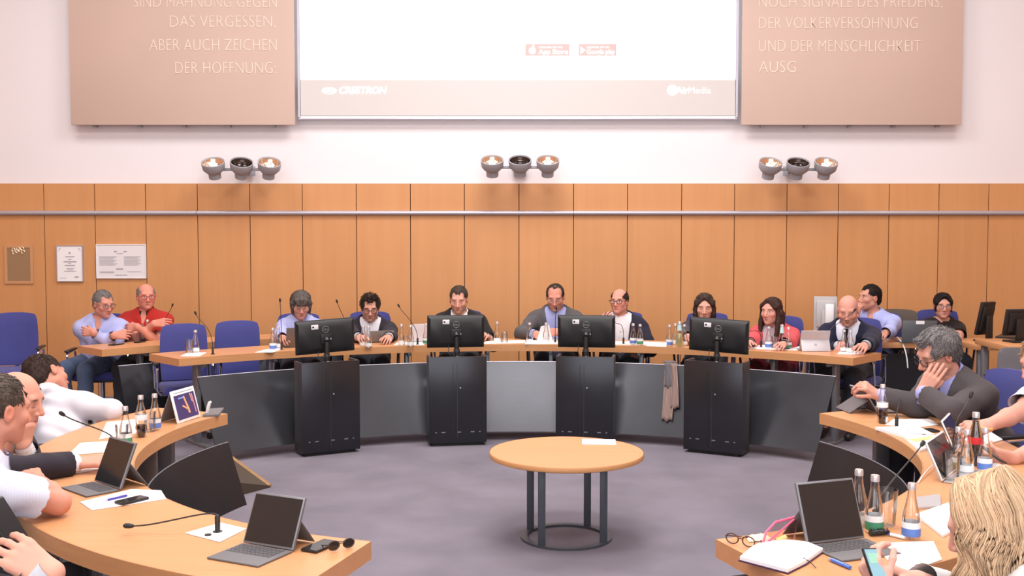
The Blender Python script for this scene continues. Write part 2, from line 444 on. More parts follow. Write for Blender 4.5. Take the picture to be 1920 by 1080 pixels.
for (x0, x1, big, small, bx) in ((985, 1068, 'App Store', 'AVAILABLE ON THE', 1010), (1085, 1156, 'Google play', 'ANDROID APP ON', 1100)):
    p0, p1 = Vector(on_screen(x0, 104)), Vector(on_screen(x1, 82))
    m = MB(); m.box(((p0.x + p1.x) / 2, -0.046, (p0.z + p1.z) / 2), (p1.x - p0.x, 0.003, p1.z - p0.z), 0.0); bd = m.build('store_badge', m_badge, scr)
    q = Vector(on_screen(bx, 101)); q.y = -0.0485
    lt = lettering(big, 0.072, m_white_em, bd, q, extrude=0.0004, weight=0.0015)
    tw = max(v.co.x for v in lt.data.vertices); lt.scale = ((p1.x - 0.015 - q.x) / tw, 1, 1)
    q2 = Vector(on_screen(bx, 90)); q2.y = -0.0485
    lt = lettering(small, 0.028, m_white_em, bd, q2, extrude=0.0004)
    if bx == 1010:
        m = MB(); c0 = Vector(on_screen(998, 95))
        m.lathe([(0, 0), (0.036, 0), (0.036, 0.001), (0, 0.001)], 20, M=Matrix.Translation(c0 + Vector((0, -0.002, 0))) @ Matrix.Rotation(math.pi / 2, 4, 'X'))
        m.lathe([(0, 0), (0.014, 0), (0.014, 0.001), (0, 0.001)], 12, M=Matrix.Translation(c0 + Vector((0.012, -0.002, 0.048))) @ Matrix.Rotation(math.pi / 2, 4, 'X') @ Matrix.Diagonal((0.6, 1.2, 1, 1)))
    else:
        m = MB(); c0 = Vector(on_screen(1092, 94))
        m.prism([(-0.02, -0.04), (0.035, 0), (-0.02, 0.04)], 0, 0.001, M=Matrix.Translation(c0 + Vector((0, -0.002, 0))) @ Matrix.Rotation(math.pi / 2, 4, 'X'))
    m.build('badge_symbol', m_white_em, bd)
# two lines of washed-out small print on the projected picture: unreadable, so rows of short strokes
rnd = random.Random(3)
m = MB()
for yy in (88, 103):
    x = 718
    while x < 938 + (16 if yy == 103 else 0):
        wdt = rnd.uniform(5, 16); p0, p1 = on_screen(x, yy), on_screen(x + wdt, yy)
        m.box(((p0[0] + p1[0]) / 2, -0.046, p0[2]), (p1[0] - p0[0], 0.002, 0.022)); x += wdt + 4
m.build('small_print', m_faint, scr)['kind'] = 'stuff'

# ------------------------------------------------------------------ triple spotlights
m_refl = mat('warm_reflector', (0.80, 0.62, 0.48), 0.18, 0.9)
m_refld = mat('dark_reflector', (0.05, 0.035, 0.03), 0.15, 0.6)
m_bulb = mat('spot_bulb', (1.0, 0.93, 0.80), 0.4, emit=1.2)
m_body = mat('spot_grey_paint', (0.36, 0.36, 0.40), 0.5, 0.0)
def spot_rail(px, py, tilts, label):
    dep = WB - 0.28
    p = PD(px, py, dep)
    t = thing('triple_spotlight', label, 'spotlight', (p.x, p.y, p.z), group='triple spotlights under the boards')
    m = MB(); m.box((0, 0.02, -0.02), (0.66, 0.03, 0.03), 0.004); m.box((0, 0.15, -0.02), (0.05, 0.26, 0.03)); m.box((0, 0.275, -0.02), (0.14, 0.02, 0.10), 0.004)
    m.build('bar', m_body, t)
    for i, dx in enumerate((-0.285, 0.0, 0.285)):
        R = Matrix.Translation((dx, -0.03, 0)) @ Matrix.Rotation(tilts[i], 4, 'Y') @ Matrix.Rotation(math.radians(30), 4, 'X') @ Matrix.Diagonal((1.0, 1.0, 1.0, 1))
        m = MB(); m.lathe([(0.05, -0.125), (0.062, -0.12), (0.064, -0.06), (0.085, -0.045), (0.112, -0.012), (0.118, 0.045), (0.118, 0.06), (0.110, 0.062), (0.106, 0.05)], 28, M=R, cap=False)
        m.lathe([(0.0, -0.125), (0.05, -0.125)], 28, M=R, cap=False)
        hs = m.build('spot_housing', m_body, t)
        m = MB(); m.lathe([(0.107, 0.05), (0.095, 0.02), (0.065, -0.012), (0.03, -0.028), (0.0, -0.03)], 28, M=R, cap=False)
        m.build('reflector', m_refld if i == 1 else m_refl, hs)
        if i != 1:
            m = MB(); m.tube([R @ Vector((0, 0.0, -0.03)), R @ Vector((0, 0.0, 0.03))], 0.016, 10); m.tube([R @ Vector((-0.025, 0.02, -0.02)), R @ Vector((-0.028, 0.03, 0.03))], 0.008, 8); m.tube([R @ Vector((0.025, 0.02, -0.02)), R @ Vector((0.028, 0.03, 0.03))], 0.008, 8)
            m.build('bulb', m_bulb, hs)
        else:
            m = MB(); m.lathe([(0.0, 0.012), (0.03, 0.008), (0.045, -0.006), (0.05, -0.01), (0.04, -0.02)], 20, M=R, cap=False); m.lathe([(0.072, 0.012), (0.078, 0.016), (0.082, 0.01)], 24, M=R, cap=False)
            m.build('lens_ring', m_refld, hs)
    return t
spot_rail(454, 314, (0.02, 0.2, 0.22), 'grey triple spotlight under the right-aligned inscription board')
spot_rail(975, 310, (0, 0, 0), 'grey triple spotlight centred under the projection screen')
spot_rail(1494, 314, (0.06, 0.0, 0.02), 'grey triple spotlight under the left-aligned inscription board')

# ------------------------------------------------------------------ framed papers on the wood wall
def wall_picture(name, label, cat, x0, y0, x1, y1, frame_m, face_m, fw_=0.008, dd=0.02):
    dep = WB - 0.002
    a, c = PD(x0, y1, dep), PD(x1, y0, dep)
    t = thing(name, label, cat, ((a.x + c.x) / 2, dep, a.z))
    W, Hh = c.x - a.x, c.z - a.z
    m = MB()
    for sg in (-1, 1): m.box((sg * (W / 2 - fw_ / 2), -dd / 2, Hh / 2), (fw_, dd, Hh)); m.box((0, -dd / 2, Hh / 2 + sg * (Hh / 2 - fw_ / 2)), (W - 2 * fw_, dd, fw_))
    m.build('frame', frame_m, t)
    m = MB(); m.box((0, -dd / 2 + 0.002, Hh / 2), (W - 2 * fw_, dd - 0.008, Hh - 2 * fw_)); m.build('sheet', face_m, t)
    def strip(u0, u1, v, h=0.006, mm=M_PRINT, into=None):
        into.box(((u0 + u1) / 2 * W - W / 2, -dd + 0.004, v * Hh), ((u1 - u0) * W, 0.001, h))
    return t, strip, W, Hh
m_glassplate = mat('brass_glass_plaque', (0.36, 0.25, 0.15), 0.22, 0.4)
t, strip, W, Hh = wall_picture('plaque', 'brownish brass plaque on the wood wall beside the certificate', 'plaque', 10, 459, 62, 532, mat('plaque_edge', (0.60, 0.33, 0.17), 0.3, 0.2), m_glassplate, 0.03, 0.012)
m = MB(); 
for u, v in ((0.33, 0.87), (0.5, 0.9), (0.55, 0.86), (0.63, 0.9), (0.36, 0.8), (0.66, 0.82), (0.47, 0.84)):
    m.tube([((u - 0.5) * W + 0.018 * math.cos(w), -0.0105, v * Hh + 0.018 * math.sin(w)) for w in np.linspace(0, 4.5, 9)], 0.005, 6)
m.build('crest', mat('pale_gold', (0.9, 0.72, 0.5), 0.25, 0.4), t)
t, strip, W, Hh = wall_picture('certificate', 'white upright certificate in a thin silver frame beside the plaque', 'certificate', 108, 460, 156, 528, M_ALU, M_PAPER)
m = MB()
for u0, u1, v, h in ((0.47, 0.53, 0.79, 0.018), (0.33, 0.68, 0.69, 0.008), (0.43, 0.57, 0.62, 0.006), (0.27, 0.75, 0.55, 0.010), (0.44, 0.55, 0.5, 0.005), (0.31, 0.70, 0.45, 0.007), (0.36, 0.66, 0.37, 0.006), (0.4, 0.62, 0.33, 0.005), (0.28, 0.73, 0.29, 0.005), (0.68, 0.82, 0.13, 0.012), (0.1, 0.35, 0.1, 0.003)): strip(u0, u1, v, h, into=m)
for sg in (-1, 1): m.tube([(sg * (0.34 + 0.06 * math.cos(w)) * W, -0.0155, (0.85 + 0.07 * math.sin(w)) * Hh) for w in np.linspace(0, 1.6, 7)], 0.003, 5)
m.build('print_lines', M_PRINT, t)
t, strip, W, Hh = wall_picture('document', 'wide white framed document with two printed columns beside the certificate', 'document', 182, 458, 274, 522, M_WHITEPL, mat('pale_document', (0.76, 0.73, 0.75), 0.75))
m = MB()
for k in range(8):
    strip(0.06, 0.42 - 0.04 * ((k * 7) % 3), 0.64 - 0.035 * k, 0.004, into=m); strip(0.56, 0.9 - 0.03 * ((k * 5) % 3), 0.64 - 0.035 * k, 0.004, into=m)
for u0, u1, v, h in ((0.36, 0.42, 0.79, 0.012), (0.55, 0.62, 0.79, 0.012), (0.42, 0.54, 0.73, 0.006), (0.4, 0.54, 0.28, 0.012), (0.07, 0.36, 0.2, 0.004), (0.07, 0.36, 0.17, 0.004), (0.62, 0.9, 0.2, 0.004), (0.38, 0.62, 0.1, 0.006)): strip(u0, u1, v, h, into=m)
m.build('print_lines', M_PRINT, t)

# ================================================================== CURVED DESKS
D2 = math.radians
BC, BR0, BR1 = (0.07, 5.60), 3.87, 4.39
IC, IR0, IR1 = (0.07, 5.12), 1.79, 2.29
TOP = 0.75
def cone_panel(c, rt, zt, rb, zb, a0, a1, th=0.012, n=26):
    vs = []; fs = []
    for i in range(n + 1):
        a = a0 + (a1 - a0) * i / n; ca, sa = math.cos(a), math.sin(a)
        for r, z in ((rb, zb), (rb + th, zb), (rt + th, zt), (rt, zt)):
            vs.append((c[0] + r * ca, c[1] + r * sa, z))
    for i in range(n):
        for k in range(4):
            fs.append((i * 4 + k, (i + 1) * 4 + k, (i + 1) * 4 + (k + 1) % 4, i * 4 + (k + 1) % 4))
    fs.append((0, 1, 2, 3)); fs.append((n * 4 + 3, n * 4 + 2, n * 4 + 1, n * 4))
    m = MB(); m.add(vs, fs); return m
def pol(c, r, deg, z=0.0):
    return Vector((c[0] + r * math.cos(D2(deg)), c[1] + r * math.sin(D2(deg)), z))
def arc_desk(name, label, c, r0, r1, d0, d1, segs, panels, legs, th=0.06):
    base = pol(c, (r0 + r1) / 2, (d0 + d1) / 2)
    t = thing(name, label, 'desk', base)
    for s0, s1 in segs:
        m = MB(); m.arc(c, r0 + 0.003, r1 - 0.003, D2(s0), D2(s1), TOP - th, TOP, 48); 
        me = m.mesh('desktop', 30); me.materials.append(M_DESK)
        me.transform(Matrix.Translation(-base)); link('desktop', me, t)
        m = MB(); m.arc(c, r0, r0 + 0.004, D2(s0), D2(s1), TOP - th, TOP, 48)
        me = m.mesh('edge_band', 30); me.materials.append(M_EDGE); me.transform(Matrix.Translation(-base)); link('edge_band', me, t)
        m = MB(); m.arc(c, r1 - 0.004, r1, D2(s0), D2(s1), TOP - th, TOP, 48)
        me = m.mesh('edge_band', 30); me.materials.append(M_EDGE); me.transform(Matrix.Translation(-base)); link('edge_band', me, t)
    for (rt, zt, rb, zb, p0, p1) in panels:
        m = cone_panel(c, rt, zt, rb, zb, D2(p0), D2(p1)); me = m.mesh('modesty_panel', 30); me.materials.append(M_PERF)
        me.transform(Matrix.Translation(-base)); link('modesty_panel', me, t)
        m = MB(); pts = [pol(c, rt + 0.006, p0 + (p1 - p0) * i / 14, zt + 0.004) for i in range(15)]
        m.tube([p - base for p in pts], 0.0035, 6); m.build('panel_rim', M_STEEL if rt < 2 else M_ALU, t)
    for (r, dg) in legs:
        p = pol(c, r, dg); q = pol(c, r - 0.05, dg)
        m = MB(); ry = D2(dg)
        m.box((0, 0, (TOP - th) / 2), (0.09, 0.035, TOP - th), 0.003, M=TR(p - base, ry)); 
        m.box((-0.03, 0, 0.012), (0.44, 0.05, 0.024), 0.004, M=TR(p - base, ry)); m.build('leg', M_STEEL, t)
        m = MB(); m.box((0, 0, TOP - th - 0.02), (0.36, 0.03, 0.03), 0.003, M=TR(p - base, ry)); m.build('leg_bracket', M_STEEL, t)
    return t
PED = [118.7, 99.5, 80.3, 61.0]
bp_edges = [134.0, 118.9, 99.5, 80.3, 61.2, 47.2]
back_desk = arc_desk('curved_desk', 'long curved beech desk along the wood wall with four pedestals in front', BC, BR0, BR1, 47.0, 134.2,
    [(47.0, 76.0), (76.0, 105.0), (105.0, 134.2)],
    [(3.60, 0.625, 3.30, 0.075, bp_edges[i] - 0.04, bp_edges[i + 1] + 0.04) for i in range(5)],
    [(4.10, d) for d in (130.5, 121.6, 104.4, 94.2, 86.0, 74.5, 58.0, 50.5)])
left_desk = arc_desk('curved_desk', 'curved beech desk with tablets, white picture tablet and cola bottle', IC, IR0, IR1, 156.3, 252.9,
    [(156.3, 204.0), (204.0, 252.9)],
    [(1.745, 0.60, 1.63, 0.27, 158.0 + 46.5 * k, 158.0 + 46.5 * (k + 1) - 0.3) for k in range(2)],
    [(2.08, d) for d in (161, 182, 204, 226, 249)])
right_desk = arc_desk('curved_desk', 'curved beech desk with ring binder, pink pouch and open notebooks', IC, IR0, IR1, -70.6, 24.3,
    [(-70.6, -22.0), (-22.0, 24.3)],
    [(1.745, 0.60, 1.63, 0.27, 22.6 - 46.0 * (k + 1) + 0.3, 22.6 - 46.0 * k) for k in range(2)],
    [(2.08, d) for d in (19.5, -2, -24, -46, -67)])
outer_left = arc_desk('curved_desk', 'short beech side desk with red polo man and crossed-arm man behind', BC, 4.95, 5.42, 110.0, 136.0,
    [(110.0, 136.0)], [(4.90, 0.60, 4.72, 0.10, 122.6, 134.6), (4.90, 0.60, 4.72, 0.10, 110.5, 122.4)], [(5.2, 112.0), (5.2, 123.0), (5.2, 131.0)])

def rect_table(name, label, x0, x1, y0, y1, z, th=0.05, legm=M_STEEL, panel=True):
    t = thing(name, label, 'table', ((x0 + x1) / 2, (y0 + y1) / 2, 0)); W, D = x1 - x0, y1 - y0
    m = MB(); m.box((0, 0, z - th / 2), (W, D, th), 0.004); m.build('tabletop', M_DESK, t)
    for sx in (-1, 1):
        for sy in (-1, 1):
            m = MB(); m.box((sx * (W / 2 - 0.06), sy * (D / 2 - 0.06), (z - th) / 2), (0.045, 0.045, z - th), 0.004); m.build('leg', legm, t)
    if panel:
        m = MB(); m.box((0, -D / 2 + 0.10, z - 0.33), (W - 0.18, 0.012, 0.44)); m.build('modesty_panel', M_PERF, t)
    return t
rect_table('side_table', 'beech side table carrying the grey laptop of the lace-top woman', 3.10, 4.06, 9.62, 10.16, TOP)

# ------------------------------------------------------------------ round table
rt_c = PH(1062, 846, 0.5); 
rt = thing('round_table', 'low round beech table with ring base in the middle of the floor', 'table', (rt_c.x, rt_c.y, 0))
m = MB(); m.lathe([(0.0, 0.468), (0.425, 0.468), (0.437, 0.476), (0.44, 0.484), (0.44, 0.494), (0.437, 0.5), (0.0, 0.5)], 64); m.build('tabletop', M_DESK, rt)
m = MB(); m.lathe([(0.4405, 0.474), (0.4415, 0.478), (0.4415, 0.496), (0.4385, 0.5005)], 64, cap=False); m.build('edge_band', M_EDGE, rt)
m_blue_steel = mat('blue_grey_steel', (0.088, 0.098, 0.118), 0.4, 0.45)
m = MB(); m.lathe([(0.222, 0.0), (0.262, 0.0), (0.262, 0.014), (0.222, 0.014), (0.222, 0.0)], 64, cap=False); m.build('ring_base', m_blue_steel, rt)
for px, py in ((-0.203, 0.128), (-0.146, -0.190), (0.135, 0.198), (0.203, -0.128)):
    m = MB(); m.box((0, 0, 0.241), (0.042, 0.016, 0.454), 0.002, M=TR((px, py, 0))); m.build('leg', m_blue_steel, rt)
p = PH(1123, 829, 0.5)
m = MB(); m.box((0, 0, 0.0015), (0.20, 0.155, 0.003), 0, M=TR((0, 0, 0), D2(-4)) @ Matrix.Shear('XY', 4, (-0.10, 0)))
tag(m.build('paper_sheet', M_PAPER, loc=(p.x, p.y, 0.5005)), 'white paper sheet lying on the low round table', 'paper')

# ------------------------------------------------------------------ pedestals and monitors
def pedestal(deg, label):
    c = pol(BC, 3.095 + 0.105, deg)
    rz = D2(deg - 90)
    t = thing('pedestal', label, 'pedestal', (c.x, c.y, 0), rz, 'dark pedestals in front of the long desk')
    W, D, H = 0.475, 0.20, 0.735
    m = MB(); m.box((0, -D / 2 + 0.012, H / 2 + 0.012), (W, 0.022, H - 0.024), 0.002); fp = m.build('front_panel', M_PERF, t)
    for sx in (-0.11, -0.075):
        m = MB(); m.box((sx + 0.07, -D / 2 - 0.0005, H / 2), (0.0035, 0.003, H - 0.13)); m.build('seam', M_BLACK if sx == -0.11 else M_DKSTEEL, fp)
    for k, sx in enumerate((-0.18, -0.12, 0.01, 0.12, 0.18)):
        m = MB(); m.box((sx, -D / 2 + 0.0, 0.115), (0.012 if k in (0, 4) else 0.03, 0.003, 0.008)); m.build('slot', M_STEEL, fp)
    m = MB(); m.tube([(0.02, -D / 2 + 0.003, 0.48), (0.02, -D / 2 - 0.004, 0.48)], 0.006, 10); m.build('lock', M_ALU, fp)
    for sx in (-1, 1):
        m = MB(); m.box((sx * (W / 2 - 0.011), 0.012, H / 2 + 0.01), (0.022, D - 0.026, H - 0.02), 0.002); m.build('side_panel', M_DKSTEEL, t)
    m = MB(); m.box((0, D / 2 - 0.01, H / 2 - 0.02), (W - 0.046, 0.02, H - 0.06)); m.build('rear_panel', M_DKSTEEL, t)
    m = MB(); m.box((0, 0.002, H - 0.06), (W - 0.05, D - 0.05, 0.016)); m.build('recessed_shelf', M_DKSTEEL, t)
    m = MB(); m.box((0, 0, 0.008), (W - 0.06, D - 0.06, 0.016)); m.build('plinth', M_BLACK, t)
    return t
m_dell = mat('grey_logo', (0.20, 0.20, 0.21), 0.4, 0.3)
def monitor(deg, label, yaw=0.0, tilt=0.12, zoff=0.0, roll=0.0, rr=3.235):
    c = pol(BC, rr, deg); t = thing('monitor', label, 'monitor', (c.x, c.y, 0.684), D2(deg - 90) + yaw, 'monitors on the pedestals')
    W, H = 0.475, 0.272; zb = 0.793 - 0.684 + zoff
    R = Matrix.Translation((0, 0, zb + H / 2)) @ Matrix.Rotation(roll, 4, 'Y') @ Matrix.Rotation(tilt, 4, 'X')
    m = MB(); m.box((0, 0.012, 0), (W, 0.018, H), 0.004, M=R); bz = m.build('bezel', M_BLACK, t)
    m = MB(); m.box((0, 0.0215, 0.004), (W - 0.02, 0.002, H - 0.025), 0, M=R); m.build('screen', M_SCREEN, bz)
    m = MB(); 
    vs = []
    for (w, h, y) in ((W - 0.012, H - 0.012, 0.003), (W - 0.05, H - 0.06, -0.014), (0.22, 0.16, -0.022)):
        vs += [(-w / 2, y, -h / 2), (w / 2, y, -h / 2), (w / 2, y, h / 2), (-w / 2, y, h / 2)]
    fs = [(8, 9, 10, 11)] + [(r * 4 + k, r * 4 + (k + 1) % 4, (r + 1) * 4 + (k + 1) % 4, (r + 1) * 4 + k) for r in (0, 1) for k in range(4)] + [(3, 2, 1, 0)]
    m.add(vs, fs, R); m.build('back_cover', M_BLACK, t)
    m = MB(); m.tube([R @ Vector((0.026 * math.cos(w), -0.0245, 0.062 + 0.026 * math.sin(w))) for w in np.linspace(0, 2 * math.pi, 25)], 0.0022, 6, cap=False); lg = m.build('logo_ring', m_dell, t)
    me = text_mesh('DELL', 0.021, align='CENTER', extrude=0.0006, weight=0.0006); me.materials.clear(); me.materials.append(m_dell)
    me.transform(R @ Matrix.Translation((0, -0.0240, 0.0545)) @ Matrix.Rotation(math.pi / 2, 4, 'X')); link('lettering', me, lg)
    m = MB(); m.box((-0.085, -0.0205, 0.086), (0.056, 0.004, 0.036), 0.001, M=R); st = m.build('sticker', M_WHITEPL, t)
    m = MB(); m.tube([R @ Vector((-0.098, -0.022, 0.086)), R @ Vector((-0.098, -0.0235, 0.086))], 0.008, 10); m.build('sticker_dot', M_BLACK, st)
    m = MB(); m.box((0.0, -0.03, -0.01), (0.085, 0.02, 0.075), 0.004, M=R)
    m.tube([R @ Vector((0, -0.035, -0.012)), R @ Vector((0, -0.06, -0.03))], 0.022, 12)
    hb = m.build('swivel_hub', M_BLACK, t)
    m = MB(); m.tube([R @ Vector((0.035, -0.035, -0.012)), R @ Vector((0.035, -0.046, -0.012))], 0.006, 8); m.build('knob', M_ALU, hb)
    top = R @ Vector((0, -0.055, -0.03))
    m = MB(); m.tube([top, (0, -0.055, 0.05), (0, -0.05, 0.0)], 0.02, 12); m.build('pole', M_BLACK, t)
    m = MB(); m.tube([(0, -0.0535, 0.085), (0, -0.0535, 0.105)], 0.026, 12); m.tube([(0, -0.0535, 0.03), (0, -0.0535, 0.045)], 0.028, 12); m.build('collar', M_DKSTEEL, t)
    m = MB(); m.box((0.003, -0.0765, 0.035), (0.016, 0.006, 0.026), 0.001); m.build('clamp_tab', M_WHITEPL, t)
    m = MB(); m.tube(bez(R @ Vector((-0.06, -0.02, -0.11)), (-0.08, -0.05, 0.07), (-0.05, -0.06, 0.05), (-0.02, -0.04, 0.01)), 0.003, 6); m.build('cable', M_BLACK, t)
    m = MB(); m.box((0, -0.05, 0.006), (0.10, 0.09, 0.012), 0.003); m.build('foot_plate', M_DKSTEEL, t)
    return t
who = ['grey-bobbed woman', 'man in black suit', 'man in grey blazer', 'woman in dark grey']
for i, dg in enumerate(PED):
    pedestal(dg, 'dark perforated steel pedestal under the monitor before the ' + who[i])
    monitor(dg, 'black monitor seen from behind, on the pedestal before the ' + who[i], roll=(-0.05, 0, 0, 0.045)[i], yaw=(-0.10, 0.0, 0.03, 0.10)[i], zoff=(-0.006, 0, 0, 0)[i])

# ------------------------------------------------------------------ chairs
CH = {}
def chair_proto(kind):
    col = {'blue': M_BLUE, 'brown': mat('brown_upholstery', (0.10, 0.078, 0.066), 0.85, bump=0.3, bscale=500), 'purple': mat('dark_purple_upholstery', (0.030, 0.022, 0.062), 0.8), 'grey': mat('grey_upholstery', (0.13, 0.12, 0.13), 0.85)}[kind]
    parts = []
    # backrest: curved, upholstered plate, front towards -Y
    vs = []; nx, nz = 10, 10
    for side in (0, 1):
        for i in range(nz + 1):
            tz = i / nz
            for k in range(nx + 1):
                tx = k / nx * 2 - 1
                w = 0.195 + 0.012 * math.sin(tz * math.pi) - 0.012 * max(0, tz - 0.9) * 10 * abs(tx) ** 6
                z = 0.47 + 0.51 * tz - 0.022 * abs(tx) ** 3 * (1 if tz > 0.5 else -0.4) * abs(tz - 0.5) * 2
                y = 0.20 + 0.045 * tz - 0.035 * tx * tx + 0.02 * math.cos(tz * 3.0) + (0.034 if side else 0) - (0.010 if side else -0.010) * (abs(tx) ** 8 + (abs(tz * 2 - 1)) ** 8 > 0.9)
                vs.append((tx * w, y, z))
    n1 = (nx + 1) * (nz + 1); fs = []
    for i in range(nz):
        for k in range(nx):
            a = i * (nx + 1) + k
            fs.append((a, a + 1, a + nx + 2, a + nx + 1)); fs.append((n1 + a, n1 + a + nx + 1, n1 + a + nx + 2, n1 + a + 1))
    edge = [k for k in range(nx + 1)] + [i * (nx + 1) + nx for i in range(1, nz + 1)] + [nz * (nx + 1) + k for k in range(nx - 1, -1, -1)] + [i * (nx + 1) for i in range(nz - 1, 0, -1)]
    for j in range(len(edge)):
        a, c2 = edge[j], edge[(j + 1) % len(edge)]
        fs.append((a, n1 + a, n1 + c2, c2))
    m = MB(); m.add(vs, fs); parts.append(('backrest', m.mesh('backrest', 60), col, []))
    m = MB(); m.box((0, -0.01, 0.432), (0.45, 0.45, 0.075), 0.03); parts.append(('seat', m.mesh('seat', 50), col, []))
    m = MB(); m.box((0, 0.0, 0.385), (0.36, 0.36, 0.02), 0.004); m.tube([(0, 0.2, 0.385), (0, 0.27, 0.40), (0, 0.285, 0.60)], 0.02, 8); parts.append(('seat_frame', m.mesh('seat_frame', 40), M_BLACK, []))
    for sx in (-1, 1):
        m = MB(); m.tube([(sx * 0.18, 0.14, 0.395), (sx * 0.235, 0.14, 0.395), (sx * 0.262, 0.135, 0.43), (sx * 0.268, 0.11, 0.62), (sx * 0.268, 0.09, 0.648), (sx * 0.268, -0.15, 0.648), (sx * 0.268, -0.175, 0.62), (sx * 0.262, -0.125, 0.43), (sx * 0.235, -0.11, 0.395), (sx * 0.18, -0.11, 0.395)], 0.012, 8)
        m2 = MB(); m2.box((sx * 0.268, -0.03, 0.664), (0.045, 0.30, 0.02), 0.008)
        parts.append(('armrest', m.mesh('armrest', 40), M_CHROME, [('armrest_pad', m2.mesh('armrest_pad', 40), M_BLACK)]))
    m = MB(); m.tube([(0, 0, 0.06), (0, 0, 0.375)], 0.026, 12); parts.append(('column', m.mesh('column', 40), M_CHROME, []))
    for k in range(5):
        a = 2 * math.pi * k / 5 + 0.3; ca, sa = math.cos(a), math.sin(a)
        m = MB(); m.tube([(0.02 * ca, 0.02 * sa, 0.085), (0.16 * ca, 0.16 * sa, 0.085), (0.28 * ca, 0.28 * sa, 0.062)], [0.02, 0.018, 0.013], 8)
        m2 = MB(); m2.tube([(0.27 * ca - 0.012 * sa, 0.27 * sa + 0.012 * ca, 0.027), (0.27 * ca + 0.012 * sa, 0.27 * sa - 0.012 * ca, 0.027)], 0.027, 10)
        parts.append(('base_arm', m.mesh('base_arm', 40), M_ALU, [('caster', m2.mesh('caster', 40), M_BLACK)]))
    return parts
def chair(x, y, face, label, kind='blue', s=1.0):
    """face: 0 looks at the camera, positive turns towards +X"""
    if kind not in CH: CH[kind] = chair_proto(kind)
    t = thing('office_chair', label, 'chair', (x, y, 0), face, 'upholstered conference chairs')
    t.scale = (s, s, s)
    for nm, me, mm, subs in CH[kind]:
        o = link(nm, me, t, mm)
        for sn, sme, smm in subs: link(sn, sme, o, smm)
    return t

# ================================================================== PEOPLE
# A figure is one blended surface grown from a posed skeleton; clothes are grown over it.
V = lambda *a: np.array(a, dtype=np.float64)
def nrm(v):
    v = np.asarray(v, float); n = np.linalg.norm(v)
    return v / n if n > 1e-9 else v

class Prim:
    __slots__ = ('kind', 'a', 'b', 'ra', 'rb', 'n', 'q', 'R', 'r', 'k', 'sub', 'g')
    def __init__(s, kind, k=0.015, sub=False): s.kind = kind; s.k = k; s.sub = sub; s.g = 0.0; s.n = None; s.q = 1.0
def rc(a, b, ra, rb, k=0.015, n=None, q=1.0, sub=False):
    p = Prim('rc', k, sub); p.a = np.array(a, float); p.b = np.array(b, float); p.ra = ra; p.rb = rb
    if n is not None: p.n = nrm(n); p.q = q
    return p
def el(c, r, R=None, k=0.015, sub=False):
    p = Prim('el', k, sub); p.a = np.array(c, float); p.r = np.array(r, float); p.R = np.eye(3) if R is None else np.array(R, float)
    return p
def grow(prims, g, k=None):
    out = []
    for p in prims:
        if p.sub: continue
        c = Prim(p.kind, p.k if k is None else k); c.a = p.a; c.n = p.n; c.q = p.q
        if p.kind == 'rc': c.b = p.b; c.ra = p.ra + g; c.rb = p.rb + g
        else: c.r = p.r + g; c.R = p.R
        out.append(c)
    return out
def peval(p, X, Y, Z):
    if p.kind == 'rc':
        dx, dy, dz = X - p.a[0], Y - p.a[1], Z - p.a[2]
        ba = p.b - p.a
        if p.n is not None:
            n = p.n; f = (1.0 / p.q - 1.0)
            cN = (dx * n[0] + dy * n[1] + dz * n[2]) * f
            dx = dx + n[0] * cN; dy = dy + n[1] * cN; dz = dz + n[2] * cN
            ba = ba + n * (ba @ n) * f
        L = max(ba @ ba, 1e-9)
        t = np.clip((dx * ba[0] + dy * ba[1] + dz * ba[2]) / L, 0, 1)
        d = np.sqrt((dx - ba[0] * t) ** 2 + (dy - ba[1] * t) ** 2 + (dz - ba[2] * t) ** 2) - (p.ra + (p.rb - p.ra) * t)
        return d * (p.q if (p.n is not None and p.q < 1) else 1.0)
    dx, dy, dz = X - p.a[0], Y - p.a[1], Z - p.a[2]
    R = p.R
    u = dx * R[0, 0] + dy * R[0, 1] + dz * R[0, 2]; v = dx * R[1, 0] + dy * R[1, 1] + dz * R[1, 2]; w = dx * R[2, 0] + dy * R[2, 1] + dz * R[2, 2]
    k0 = np.sqrt((u / p.r[0]) ** 2 + (v / p.r[1]) ** 2 + (w / p.r[2]) ** 2)
    k1 = np.sqrt((u / p.r[0] ** 2) ** 2 + (v / p.r[1] ** 2) ** 2 + (w / p.r[2] ** 2) ** 2)
    return k0 * (k0 - 1.0) / np.maximum(k1, 1e-6)
def pbox(p, m):
    if p.kind == 'rc':
        r = max(p.ra, p.rb) + m
        return np.minimum(p.a, p.b) - r, np.maximum(p.a, p.b) + r
    r = max(p.r) + m
    return p.a - r, p.a + r
def smin(a, b, k):
    h = np.clip(0.5 + 0.5 * (b - a) / k, 0, 1)
    return b * (1 - h) + a * h - k * h * (1 - h)
def pts_eval(prims, P):
    X, Y, Z = P[:, 0], P[:, 1], P[:, 2]; F = np.full(len(P), 1.0)
    for p in prims:
        d = peval(p, X, Y, Z)
        F = -smin(-F, d, p.k) if p.sub else smin(F, d, p.k)
    return F
